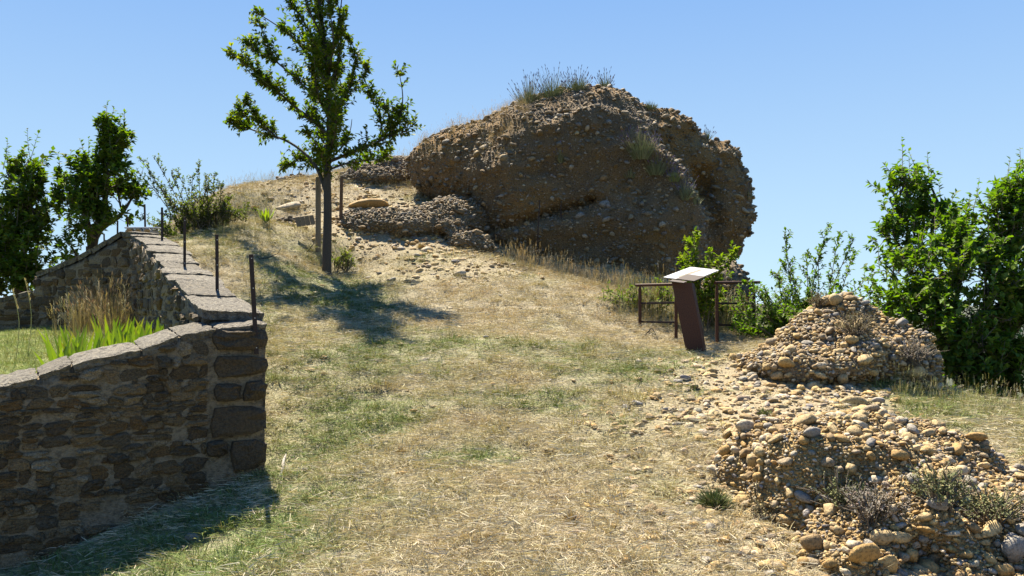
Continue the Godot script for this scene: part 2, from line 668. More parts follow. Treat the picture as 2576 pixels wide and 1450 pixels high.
func surface_net(field: PackedFloat32Array, nx: int, ny: int, nz: int, lo: Vector3, cell: float) -> Geo:
	# field is negative inside; one vertex in each cell that the surface crosses
	var g := Geo.new()
	var id := PackedInt32Array()
	id.resize(nx * ny * nz)
	id.fill(-1)
	var sx := 1
	var sy := nx
	var sz := nx * ny
	var off := PackedInt32Array([0, sx, sy, sx + sy, sz, sx + sz, sy + sz, sx + sy + sz])
	var edges := [[0, 1], [2, 3], [4, 5], [6, 7], [0, 2], [1, 3], [4, 6], [5, 7], [0, 4], [1, 5], [2, 6], [3, 7]]
	for z in nz - 1:
		for y in ny - 1:
			for x in nx - 1:
				var k := x + y * sy + z * sz
				var m := 0
				if field[k] < 0.0: m += 1
				if field[k + off[1]] < 0.0: m += 1
				if field[k + off[2]] < 0.0: m += 1
				if field[k + off[3]] < 0.0: m += 1
				if field[k + off[4]] < 0.0: m += 1
				if field[k + off[5]] < 0.0: m += 1
				if field[k + off[6]] < 0.0: m += 1
				if field[k + off[7]] < 0.0: m += 1
				if m == 0 or m == 8:
					continue
				var s := Vector3.ZERO
				var cnt := 0
				for e in edges:
					var a := field[k + off[e[0]]]
					var b := field[k + off[e[1]]]
					if (a < 0.0) != (b < 0.0):
						var t := a / (a - b)
						var pa := Vector3(e[0] & 1, (e[0] >> 1) & 1, e[0] >> 2)
						var pb := Vector3(e[1] & 1, (e[1] >> 1) & 1, e[1] >> 2)
						s += pa.lerp(pb, t)
						cnt += 1
				id[k] = g.vert(lo + (Vector3(x, y, z) + s / cnt) * cell, Vector3.UP, Color.WHITE)
	for z in range(1, nz - 1):
		for y in range(1, ny - 1):
			for x in range(1, nx - 1):
				var k := x + y * sy + z * sz
				var ins := field[k] < 0.0
				for ax in 3:
					var st := sx if ax == 0 else sy if ax == 1 else sz
					if (field[k + st] < 0.0) == ins:
						continue
					var u := sy if ax == 0 else sz if ax == 1 else sx
					var w := sz if ax == 0 else sx if ax == 1 else sy
					var a := id[k]
					var b := id[k - u]
					var c := id[k - u - w]
					var d := id[k - w]
					if a < 0 or b < 0 or c < 0 or d < 0:
						continue
					if ins:
						g.i.append_array(PackedInt32Array([a, c, b, a, d, c]))
					else:
						g.i.append_array(PackedInt32Array([a, b, c, a, c, d]))
	var vol := 0.0
	for t in range(0, g.i.size(), 3):
		vol += (g.v[g.i[t]] - lo).dot((g.v[g.i[t + 2]] - lo).cross(g.v[g.i[t + 1]] - lo))
	if vol < 0.0:
		for t in range(0, g.i.size(), 3):
			var keep := g.i[t]
			g.i[t] = g.i[t + 1]
			g.i[t + 1] = keep
	g.smooth()
	return g


func blobs_rock(lo: Vector3, hi: Vector3, cell: float, blobs: Array, k: float, rough: float) -> Geo:
	# smooth union of ellipsoids [centre, radii]; a radius given negative cuts
	var nx := int((hi.x - lo.x) / cell) + 1
	var ny := int((hi.y - lo.y) / cell) + 1
	var nz := int((hi.z - lo.z) / cell) + 1
	var f := PackedFloat32Array()
	f.resize(nx * ny * nz)
	for z in nz:
		for y in ny:
			for x in nx:
				var p := lo + Vector3(x, y, z) * cell
				var s := 9.0
				for b in blobs:
					var q: Vector3 = p - b[0]
					var r: Vector3 = b[1].abs()
					var k0 := (q / r).length()
					var d := k0 * (k0 - 1.0) / maxf((q / (r * r)).length(), 1e-6)
					if b[1].x < 0.0:
						s = maxf(s, -d)
					else:
						var h := clampf(0.5 + 0.5 * (s - d) / k, 0.0, 1.0)
						s = lerpf(s, d, h) - k * h * (1.0 - h)
				f[x + y * nx + z * nx * ny] = s + rough * (n_mid.get_noise_3dv(p * 1.3) + 0.5 * n_fine.get_noise_3dv(p))
	return surface_net(f, nx, ny, nz, lo, cell)


func paint_rock(g: Geo, a: Color, b: Color) -> void:
	for k in g.v.size():
		var p := g.v[k]
		g.c[k] = mixc(a, b, 0.5 + 0.9 * n_mid.get_noise_3dv(p * 0.8) + 0.5 * n_fine.get_noise_3dv(p * 0.6))


func stud(owner: Node3D, g: Geo, count: int, r_lo: float, r_hi: float, power: float, pal: String, pal_n: int, called: String, most := 300, sink := 0.25) -> void:
	# sets cobbles into the surface of a rock: the largest as parts, the rest as one mass; g is in world coordinates
	var cdf := PackedFloat32Array()
	var total := 0.0
	var tris := g.i.size() / 3
	for t in tris:
		var a := g.v[g.i[t * 3]]
		var nn := (g.v[g.i[t * 3 + 2]] - a).cross(g.v[g.i[t * 3 + 1]] - a)
		var m := nn.length()
		var c := (a - EYE)
		var nd := nn.normalized() if m > 0.0 else Vector3.UP
		if nd.dot(c.normalized()) > 0.3 and nd.y < 0.5:
			m = 0.0
		if a.y < base_y(a.x, a.z) - 0.15:
			m = 0.0
		total += m
		cdf.append(total)
	var hash := {}
	var hs := r_hi * 1.6
	var found := []
	var tries := 0
	while found.size() < count and tries < count * 4:
		tries += 1
		var t := cdf.bsearch(rng.randf() * total)
		if t >= tris:
			continue
		var u := sqrt(rng.randf())
		var w := rng.randf()
		var a := g.v[g.i[t * 3]]
		var b := g.v[g.i[t * 3 + 1]]
		var c := g.v[g.i[t * 3 + 2]]
		var p := a * (1.0 - u) + b * (u * (1.0 - w)) + c * (u * w)
		var nn := g.n[g.i[t * 3]]
		var r := r_lo * pow(r_hi / r_lo, pow(rng.randf(), power))
		var key := Vector3i((p / hs).floor())
		var ok := true
		for dx in [-1, 0, 1]:
			for dy in [-1, 0, 1]:
				for dz in [-1, 0, 1]:
					for o in hash.get(key + Vector3i(dx, dy, dz), []):
						if p.distance_squared_to(o[0]) < pow((r + o[1]) * 0.62, 2):
							ok = false
							break
		if not ok:
			continue
		if not hash.has(key):
			hash[key] = []
		hash[key].append([p, r])
		var bs := Basis.from_euler(Vector3(R(-0.45, 0.45), R(0, TAU), R(-0.45, 0.45)))
		found.append([r, Transform3D(bs.scaled_local(Vector3(r * R(0.9, 1.3), r * R(0.8, 1.1), r)), p + nn * r * (0.5 - sink))])
	place_cobbles(owner, found, pal, pal_n, called, most)


func place_cobbles(owner: Node3D, found: Array, pal: String, pal_n: int, called: String, most: int) -> void:
	found.sort_custom(func(x, y): return x[0] / x[1].origin.distance_to(EYE) > y[0] / y[1].origin.distance_to(EYE))
	var lists := []
	var cols := []
	for k in cobble_mesh.size():
		lists.append([])
		cols.append(PackedColorArray())
	for k in found.size():
		var t: Transform3D = found[k][1]
		t.origin -= owner.position
		var m := rng.randi() % pal_n
		var v := rng.randi() % cobble_mesh.size()
		if k < most:
			part(called, cobble_mesh[v], mat["%s_%d" % [pal, m]], owner, t)
		else:
			lists[v].append(t)
			cols[v].append(tint(mat["%s_%d" % [pal, m]].albedo_color.srgb_to_linear(), 0.22))
	for v in cobble_mesh.size():
		swarm("small_" + called + "s", cobble_mesh[v], mat.cobble, owner, lists[v], cols[v])


func edge_dist(p: Vector2, poly: PackedVector2Array) -> float:
	var best := 1e9
	for k in poly.size():
		best = minf(best, p.distance_squared_to(Geometry2D.get_closest_point_to_segment(p, poly[k], poly[(k + 1) % poly.size()])))
	return sqrt(best)


func build_boulder() -> Node3D:
	var d0 := 19.5
	var outline := PackedVector2Array()
	for q in [[1022, 402], [1025, 375], [1060, 345], [1130, 322], [1210, 300], [1290, 262], [1330, 248], [1390, 232], [1440, 222], [1500, 217], [1545, 224], [1600, 250], [1650, 262], [1690, 267], [1715, 285], [1745, 300], [1765, 330],
			[1790, 345], [1840, 360], [1858, 375], [1862, 410], [1874, 440], [1878, 470], [1892, 500], [1897, 535], [1885, 575], [1860, 610], [1820, 640], [1785, 665], [1765, 695], [1750, 760], [1690, 830], [1550, 830], [1400, 800],
			[1240, 730], [1175, 650], [1160, 580], [1130, 520], [1060, 490], [1030, 455]]:
		var p := at(q[0], q[1], d0)
		outline.append(Vector2(p.x, p.y))
	var ridge := PackedVector2Array()
	for q in [[1560, 200], [1590, 310], [1620, 390], [1690, 450], [1722, 520], [1735, 640], [1735, 860]]:
		var p := at(q[0], q[1], d0)
		ridge.append(Vector2(p.x, p.y))
	var crack := PackedVector2Array()
	for q in [[1170, 585], [1290, 572], [1380, 545], [1490, 512]]:
		var p := at(q[0], q[1], 18.2)
		crack.append(Vector2(p.x, p.y))
	var hollow := at(1765, 480, 19.0)
	var cell := 0.11
	var lo := Vector3(-2.8, 0.9, -22.9)
	var nx := int(8.9 / cell)
	var ny := int(6.2 / cell)
	var nz := int(6.4 / cell)
	var f := PackedFloat32Array()
	f.resize(nx * ny * nz)
	for iy in ny:
		for ix in nx:
			var q := Vector2(lo.x + ix * cell, lo.y + iy * cell)
			var d := edge_dist(q, outline)
			var ins := Geometry2D.is_point_in_polygon(q, outline)
			var prof := 0.0
			if ins:
				var e := 1.0 - minf(d / 1.7, 1.0)
				prof = pow(1.0 - e * e, 0.62)
			# the left mass stands nearer than the right one, with a ledge between them
			var rx := ridge[0].x
			for k in ridge.size() - 1:
				if q.y <= ridge[k].y and q.y >= ridge[k + 1].y:
					rx = lerpf(ridge[k].x, ridge[k + 1].x, (ridge[k].y - q.y) / (ridge[k].y - ridge[k + 1].y))
			var side := smoothstep(-0.3, 0.5, q.x - rx)
			var tf := lerpf(2.0 + 0.35 * smoothstep(4.6, 2.6, q.y), 0.7, side) * lerpf(0.55, 1.0, smoothstep(-2.4, 0.2, q.x))
			var cd := 9.0
			for k in crack.size() - 1:
				cd = minf(cd, q.distance_to(Geometry2D.get_closest_point_to_segment(q, crack[k], crack[k + 1])))
			var groove := 0.38 * exp(-pow(cd / 0.08, 2))
			var hd := ((q - Vector2(hollow.x, hollow.y)) / Vector2(0.55, 0.75)).length()
			groove += 0.7 * smoothstep(1.0, 0.2, hd)
			var z0 := -d0 - 0.35 * smoothstep(0.5, -2.5, q.x)
			for iz in nz:
				var p := Vector3(q.x, q.y, lo.z + iz * cell)
				var zr := p.z - z0
				var s: float
				if not ins:
					s = sqrt(d * d + zr * zr * 0.3)
				elif zr > 0.0:
					s = minf(zr - tf * prof + groove * prof, 2.0)
				else:
					s = -zr - 2.4 * prof
				s = maxf(s, -0.6)
				f[ix + iy * nx + iz * nx * ny] = s + 0.24 * n_mid.get_noise_3dv(p * 0.4) + 0.14 * absf(n_mid.get_noise_3dv(p * 0.8 + Vector3(3, 9, 4))) + 0.2 * n_mid.get_noise_3dv(Vector3(p.x * 0.35, p.y * 1.7 - p.x * 0.25, p.z * 0.35)) + 0.12 * n_mid.get_noise_3dv(p * 1.3 + Vector3(7, 3, 1)) + 0.11 * n_fine.get_noise_3dv(p) - 0.01
	var g := surface_net(f, nx, ny, nz, lo, cell)
	paint_rock(g, Color(0.34, 0.22, 0.09), Color(0.22, 0.165, 0.1))
	for k in g.v.size():
		var oc := n_mid.get_noise_3dv(g.v[k] * 0.35 + Vector3(11, 2, 0))
		g.c[k] = mixc(g.c[k], Color(0.4, 0.24, 0.075), (oc + 0.05) * 2.6)
	var o := thing("conglomerate_boulder", "huge brown conglomerate boulder with an overhanging right end on the hilltop", "boulder")
	part("rock_body", g.mesh(), mat.matrix, o)
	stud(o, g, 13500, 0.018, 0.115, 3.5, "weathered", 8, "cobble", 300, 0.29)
	rock_g = g
	return o


var rock_g: Geo


func outcrop(called: String, label: String, lo: Vector3, hi: Vector3, cell: float, blobs: Array, k: float, rough: float, a: Color, b: Color, count: int, r_lo: float, r_hi: float, power: float, pal: String, most: int) -> Geo:
	var g := blobs_rock(lo, hi, cell, blobs, k, rough)
	paint_rock(g, a, b)
	var o := thing(called, label, "rock outcrop")
	part("rock_body", g.mesh(), mat.matrix, o)
	stud(o, g, count, r_lo, r_hi, power, pal, 8, "cobble", most, 0.15)
	return g


var mound_g: Geo
var cone_g: Geo
var ledge_g: Geo


func build_outcrops() -> void:
	var grey_a := Color(0.34, 0.265, 0.165)
	var grey_b := Color(0.27, 0.225, 0.16)
	ledge_g = outcrop("rock_ledge", "low stepped ledge of cobbles running from the boulder's left foot", Vector3(-4.2, 1.8, -19.6), Vector3(0.6, 4.2, -15.2), 0.1,
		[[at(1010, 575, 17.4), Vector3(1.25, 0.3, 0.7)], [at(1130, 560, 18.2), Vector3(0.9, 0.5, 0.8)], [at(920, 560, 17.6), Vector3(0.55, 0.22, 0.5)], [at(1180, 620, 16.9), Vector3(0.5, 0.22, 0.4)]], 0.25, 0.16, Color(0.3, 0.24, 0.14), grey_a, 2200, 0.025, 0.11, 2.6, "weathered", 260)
	outcrop("upper_rock_ledge", "upper cobble ledge behind the tree, below the boulder's left tip", Vector3(-5.2, 3.2, -23.2), Vector3(-1.3, 5.6, -19.4), 0.1,
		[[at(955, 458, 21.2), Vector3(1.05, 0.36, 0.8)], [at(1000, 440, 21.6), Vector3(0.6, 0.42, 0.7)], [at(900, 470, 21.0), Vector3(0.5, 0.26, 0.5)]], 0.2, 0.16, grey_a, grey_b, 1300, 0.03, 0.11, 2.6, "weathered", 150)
	outcrop("small_rock_outcrop", "small grey outcrop on the slope left of the tree trunk", Vector3(-7.0, 3.4, -22.4), Vector3(-4.3, 5.4, -19.7), 0.09,
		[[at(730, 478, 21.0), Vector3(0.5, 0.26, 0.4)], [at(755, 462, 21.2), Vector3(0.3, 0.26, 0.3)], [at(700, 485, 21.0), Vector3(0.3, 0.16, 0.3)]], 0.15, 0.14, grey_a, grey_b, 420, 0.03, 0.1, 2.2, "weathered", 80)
	outcrop("dark_rock_step", "dark earthy rock step beside the light green rosette plant", Vector3(-6.2, 2.3, -18.2), Vector3(-3.6, 4.0, -15.4), 0.09,
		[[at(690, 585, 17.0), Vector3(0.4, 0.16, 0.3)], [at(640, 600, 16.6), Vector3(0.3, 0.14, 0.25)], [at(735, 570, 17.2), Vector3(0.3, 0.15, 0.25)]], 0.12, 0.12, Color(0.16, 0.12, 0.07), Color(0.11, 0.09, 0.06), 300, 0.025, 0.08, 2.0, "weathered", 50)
	outcrop("small_boulder", "small dark boulder on the skyline behind the right railing", Vector3(2.7, 0.4, -15.5), Vector3(4.9, 2.6, -13.2), 0.1,
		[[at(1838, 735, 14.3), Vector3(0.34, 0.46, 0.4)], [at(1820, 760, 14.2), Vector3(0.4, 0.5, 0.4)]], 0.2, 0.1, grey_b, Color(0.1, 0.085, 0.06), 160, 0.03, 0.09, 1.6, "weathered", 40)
	cone_g = outcrop("cone_outcrop", "grey cone shaped conglomerate outcrop in front of the oaks", Vector3(1.9, 0.2, -11.3), Vector3(5.2, 2.2, -7.6), 0.07,
		[[at(2128, 835, 9.8), Vector3(0.3, 0.46, 0.32)], [at(2115, 900, 9.5), Vector3(0.72, 0.36, 0.75)], [at(2215, 925, 9.3), Vector3(0.62, 0.33, 0.42)], [at(2030, 920, 9.1), Vector3(0.75, 0.2, 0.7)], [at(2290, 950, 9.3), Vector3(0.3, 0.28, 0.3)], [at(2055, 862, 9.6), Vector3(0.45, 0.3, 0.45)], [at(2205, 872, 9.7), Vector3(0.36, 0.32, 0.36)]], 0.15, 0.14,
		grey_a, grey_b, 3400, 0.02, 0.105, 2.0, "pale", 300)
	mound_g = outcrop("cobble_outcrop", "ochre conglomerate outcrop of packed cobbles nearest the viewer", Vector3(0.9, -0.15, -7.2), Vector3(4.3, 1.1, -3.2), 0.06,
		[[Vector3(2.25, 0.42, -5.65), Vector3(0.85, 0.46, 0.6)], [Vector3(1.82, 0.44, -5.2), Vector3(0.38, 0.4, 0.4)], [Vector3(2.2, 0.42, -5.15), Vector3(0.55, 0.38, 0.45)], [Vector3(2.25, 0.3, -4.75), Vector3(0.65, 0.32, 0.5)], [Vector3(1.95, 0.24, -4.65), Vector3(0.45, 0.27, 0.42)], [Vector3(2.7, 0.24, -4.6), Vector3(0.6, 0.28, 0.5)], [Vector3(2.9, 0.2, -5.2), Vector3(0.9, 0.36, 0.75)], [Vector3(2.1, 0.16, -4.55), Vector3(0.6, 0.2, 0.35)], [Vector3(2.8, 0.12, -4.5), Vector3(0.8, 0.26, 0.5)], [Vector3(2.25, 0.14, -4.3), Vector3(0.6, 0.2, 0.34)], [Vector3(2.9, 0.14, -4.0), Vector3(0.7, 0.22, 0.4)],
		[Vector3(2.05, 0.3, -4.22), Vector3(-0.16, 0.1, 0.16)], [Vector3(1.5, 0.3, -4.75), Vector3(-0.16, 0.2, 0.2)]], 0.1, 0.16, Color(0.5, 0.35, 0.15), Color(0.38, 0.27, 0.13), 10000, 0.0105, 0.074, 1.9, "pale", 300)


func build_scree() -> void:
	var o := thing("scree", "pale ochre cobbles and gravel strewn over the ground round the outcrops", "scree", Vector3.ZERO, "", "structure")
	var found := []
	var tries := 0
	while found.size() < 26000 and tries < 160000:
		tries += 1
		var d := 3.4 + 18.5 * pow(rng.randf(), 1.3)
		var x := R(-0.66, 0.85) * d
		var s := scree(x, -d)
		if rng.randf() > s or in_garden(x, -d):
			continue
		var y := ground_y(x, -d)
		var r := 0.0062 * pow(7.5, pow(rng.randf(), 2.5)) * (1.0 + d * 0.05)
		var bs := Basis.from_euler(Vector3(R(-0.25, 0.25), R(0, TAU), R(-0.25, 0.25)))
		found.append([r, Transform3D(bs.scaled_local(Vector3(r * R(0.9, 1.4), r * R(0.6, 1.0), r)), Vector3(x, y + r * 0.14, -d))])
	# a thin sprinkling over the lawn
	for k in 1500:
		var d := 3.4 + 13.0 * rng.randf()
		var x := R(-0.5, 0.6) * d
		if in_garden(x, -d):
			continue
		var r := 0.007 * pow(4.5, pow(rng.randf(), 2.6)) * (1.0 + d * 0.04)
		found.append([r, Transform3D(Basis.from_euler(Vector3(R(-0.2, 0.2), R(0, TAU), 0)).scaled_local(Vector3(r * 1.2, r * 0.7, r)), Vector3(x, ground_y(x, -d) + r * 0.3, -d))])
	place_cobbles(o, found, "pale", 8, "stone", 300)


func loose_stones() -> void:
	# X, Y, half width in metres, flatness, palette, label
	for q in [
		[1636, 1362, 0.07, 0.5, 0, "large smooth tan cobble alone on the dry grass near the outcrop"],
		[1455, 1110, 0.09, 0.3, 5, "flat white weathered stone sunk in the middle of the lawn"],
		[1545, 1098, 0.045, 0.8, 2, "knobbly pale yellow stone right of the flat white stone"],
		[1322, 1112, 0.035, 0.6, 2, "small tan stone left of the flat white stone"],
		[1443, 1166, 0.03, 0.5, 5, "small white pebble below the flat white stone"],
		[1597, 1213, 0.035, 0.7, 2, "rounded cream pebble on bare straw below the yellow stone"],
		[1570, 1332, 0.045, 0.6, 5, "rounded white stone up left of the large tan cobble"],
		[960, 858, 0.03, 0.3, 5, "pale flat chip beside the tip of the tree shadow"],
		[1134, 776, 0.05, 0.35, 5, "pale stone flake on the grass right of the tree shadow"],
		[778, 932, 0.06, 0.3, 2, "flat cream stone in the grass right of the wall pillar"],
		[690, 890, 0.05, 0.4, 5, "pale stone beside the upper edge of the wall pillar"],
		[1150, 655, 0.13, 0.35, 2, "broad flat slab stone at the top of the stony path"],
		[1110, 655, 0.1, 0.4, 7, "grey brown slab left of the broad flat slab"],
		[1160, 690, 0.13, 0.5, 5, "grey rounded rock on the stony path below the ledge"],
		[1390, 690, 0.05, 0.5, 2, "tan stone in the straw below the boulder"],
		[1105, 608, 0.1, 0.6, 2, "light cobble fallen at the foot of the ledge"],
		[1075, 632, 0.14, 0.55, 5, "pale oval stone in front of the ledge beside the tussock"],
		[730, 523, 0.28, 0.45, 5, "large rounded pale grey rock left of the wooden stakes"],
		[925, 520, 0.42, 0.4, 1, "long ochre rock lying on the slope right of the wooden stakes"],
		[685, 1282, 0.05, 0.7, 5, "whitish stone at the edge of the wall shadow"],
		[480, 1355, 0.06, 0.5, 4, "grey stone in the shade at the foot of the wall"],
		[2455, 1132, 0.05, 0.6, 2, "single tan cobble in the grass beyond the outcrop"],
		[2145, 1020, 0.12, 0.8, 7, "brown block of stone standing between the two outcrops"],
		[2215, 1055, 0.12, 0.4, 5, "large pale flat stone on the upper edge of the outcrop"],
		[2550, 1395, 0.09, 0.8, 4, "rugged blue grey rock low at the edge of the outcrop"],
		[2160, 1415, 0.075, 0.9, 1, "big round ochre boulder below the outcrop hollow"],
		[2225, 1432, 0.07, 0.85, 0, "round tan boulder right of the big round ochre boulder"],
		[2040, 1385, 0.07, 0.8, 6, "brown lichen marked boulder below the outcrop hollow"],
		[1995, 1400, 0.05, 0.9, 4, "blue grey pointed cobble left of the lichen marked boulder"],
		[2345, 1385, 0.055, 0.7, 4, "smooth grey cobble among ochre ones below the dark shrub"]]:
		var p := ground_hit(q[0], q[1])
		if q[0] > 1850 and q[1] > 1300:
			p = on_rock(mound_g, q[0], q[1]) + Vector3(0, q[2] * 0.3, 0)
		var o := part(numbered("loose_stone"), cobble_mesh[rng.randi() % 7], mat["pale_%d" % q[4]], self, Transform3D(Basis.from_euler(Vector3(R(-0.12, 0.12), R(-0.5, 0.5), R(-0.12, 0.12))).scaled_local(Vector3(q[2] * 1.05, q[2] * q[3] * 1.35, q[2] * 0.85)), p + Vector3(0, q[2] * q[3] * 0.2, 0)))
		tag(o, q[5], "stone")


# ------------------------------------------------------------------ walls

const PF := Vector2(-1.882, -6.5)
const DA := Vector2(-0.856, 0.517)
const NA := Vector2(0.517, 0.856)
const CB := Vector2(-2.17, -6.6)
const P1 := Vector2(-5.34, -12.4)
const P2 := Vector2(-7.1, -13.1)


func set_garden() -> void:
	garden = PackedVector2Array([CB, P1, P2, Vector2(-9.2, -13.2), Vector2(-13, -11), Vector2(-12, -5), PF + DA * 4.6 - NA * 0.22])


func course(prof: Array, u: float) -> float:
	# straight lines between [u, value] pairs
	for k in prof.size() - 1:
		if u <= prof[k + 1][0]:
			return lerpf(prof[k][1], prof[k + 1][1], clampf((u - prof[k][0]) / (prof[k + 1][0] - prof[k][0]), 0.0, 1.0))
	return prof[-1][1]


func wall_core(called: String, o: Node3D, a: Vector2, d: Vector2, nrm: Vector2, length: float, thick: float, top: Array, bottom: Array) -> void:
	# the mortar body: front face at the line a + d * u, facing nrm
	var g := Geo.new()
	var nu := int(length / 0.07)
	var nv := 16
	for side in 2:
		for iu in nu + 1:
			var u := length * iu / nu
			var b := course(bottom, u)
			var t := course(top, u)
			for iv in nv + 1:
				var y := lerpf(b, t, float(iv) / nv)
				var w := 0.0 if side == 0 else -thick
				var p2 := a + d * u + nrm * (w + (0.012 if side == 0 else -0.012) * n_fine.get_noise_2d(u * 3.0 + side * 50.0, y * 3.0) * 2.0)
				g.vert(Vector3(p2.x, y, p2.y), Vector3.UP, Color.WHITE)
	var st := (nu + 1) * (nv + 1)
	for iu in nu:
		for iv in nv:
			var k := iu * (nv + 1) + iv
			g.i.append_array(PackedInt32Array([k, k + nv + 1, k + 1, k + 1, k + nv + 1, k + nv + 2]))
			k += st
			g.i.append_array(PackedInt32Array([k, k + 1, k + nv + 1, k + 1, k + nv + 2, k + nv + 1]))
		var e := iu * (nv + 1) + nv
		g.i.append_array(PackedInt32Array([e, e + nv + 1, e + st, e + st, e + nv + 1, e + st + nv + 1]))
	for iv in nv:
		for e in [iv, nu * (nv + 1) + iv]:
			g.i.append_array(PackedInt32Array([e, e + 1, e + st, e + st, e + 1, e + st + 1]))
	g.smooth()
	# outward normals
	for k in g.n.size():
		var out := nrm if k < st else -nrm
		if g.n[k].x * out.x + g.n[k].z * out.y < -0.3:
			g.n[k] = -g.n[k]
	part(called, g.mesh(), mat.mortar, o)


func facets(g: Geo) -> Geo:
	# hard edges: each face keeps its own normal
	var f := Geo.new()
	for t in range(0, g.i.size(), 3):
		var p0 := g.v[g.i[t]]
		var p1 := g.v[g.i[t + 1]]
		var p2 := g.v[g.i[t + 2]]
		var nn := (p2 - p0).cross(p1 - p0).normalized()
		f.tri(f.vert(p0, nn, Color.WHITE), f.vert(p1, nn, Color.WHITE), f.vert(p2, nn, Color.WHITE))
	return f


func face_stone(c: Vector2, hw_: float, hh_: float, proud: float, square: float, rag := 1.0) -> Geo:
	# a rough stone set in a wall face: x along the wall, y up, z out of the face
	var g := Geo.new()
	var m := 11
	var ph := R(0, TAU)
	var ph2 := R(0, TAU)
	var skew := R(-0.25, 0.25) * rag
	var lift := Vector2(R(-0.4, 0.4), R(-0.4, 0.4)) * proud
	var wob := []
	for k in m:
		wob.append(R(-0.09, 0.09) * rag)
	for ring in 3:
		for k in m:
			var a := TAU * k / m + 0.3
			var ca := cos(a)
			var sa := sin(a)
			var q := pow(pow(absf(ca), square) + pow(absf(sa), square), -1.0 / square)
			q *= 1.0 + 0.1 * rag * sin(a * 2.0 + ph) + 0.08 * rag * sin(a * 3.0 + ph2) + wob[k]
			var s: float = [1.03, 0.97, 0.66 + R(-0.1, 0.1)][ring]
			var z: float = [-0.04, proud * R(0.25, 0.8), proud * R(0.6, 1.4)][ring]
			if ring:
				z += lift.x * ca * s + lift.y * sa * s
			g.vert(Vector3(c.x + (ca + skew * sa * hh_ / hw_) * q * hw_ * s, c.y + sa * q * hh_ * s, z), Vector3.BACK, Color.WHITE)
	var mid := g.vert(Vector3(c.x + R(-0.3, 0.3) * hw_, c.y + R(-0.3, 0.3) * hh_, proud * R(0.7, 1.4)), Vector3.BACK, Color.WHITE)
	for k in m:
		var k2 := (k + 1) % m
		for r in 2:
			g.i.append_array(PackedInt32Array([r * m + k, r * m + m + k, r * m + k2, r * m + k2, r * m + m + k, r * m + m + k2]))
		g.i.append_array(PackedInt32Array([2 * m + k, mid, 2 * m + k2]))
	return facets(g)


func stone_face(o: Node3D, a: Vector2, d: Vector2, nrm: Vector2, u0: float, u1: float, top: Array, bottom: Array, h_lo: float, h_hi: float, w_lo: float, w_hi: float, gap: float, holes: float) -> void:
	var basis := Basis(Vector3(d.x, 0, d.y), Vector3.UP, Vector3(nrm.x, 0, nrm.y))
	var y := 9.0
	var y_top := -9.0
	var u := u0
	while u <= u1:
		y = minf(y, course(bottom, u))
		y_top = maxf(y_top, course(top, u))
		u += 0.1
	while y < y_top:
		var h := R(h_lo, h_hi)
		u = u0
		while u < u1 - 0.03:
			var w := minf(R(w_lo, w_hi) * (0.7 + h / h_hi * 0.5), u1 - u)
			var um := u + w * 0.5
			var ym := y + h * 0.5 + 0.03 * n_mid.get_noise_2d(um * 2.0, y * 3.0) + (um - u0) * 0.0
			var room := course(top, um) - ym
			if room > h * 0.2 and ym > course(bottom, um) - 0.12 and rng.randf() > holes:
				var hh2 := minf(h * 0.5 - gap, room - gap)
				if hh2 > 0.015:
					# now and then two thin stones take the place of one
					if h > h_hi * 0.75 and rng.randf() < 0.35:
						for s in [-1.0, 1.0]:
							part("stone", face_stone(Vector2(um, ym + s * hh2 * 0.5), w * 0.5 - gap, hh2 * 0.46, R(0.008, 0.03), R(2.6, 7.0)).mesh(), mat["wall_%d" % (rng.randi() % 6)], o, Transform3D(basis, Vector3(a.x, 0, a.y)))
					else:
						part("stone", face_stone(Vector2(um, ym), w * 0.5 - gap, hh2, R(0.008, 0.04), R(2.2, 7.0), 1.3).mesh(), mat["wall_%d" % (rng.randi() % 6)], o, Transform3D(basis, Vector3(a.x, 0, a.y)))
			u += w
		y += h


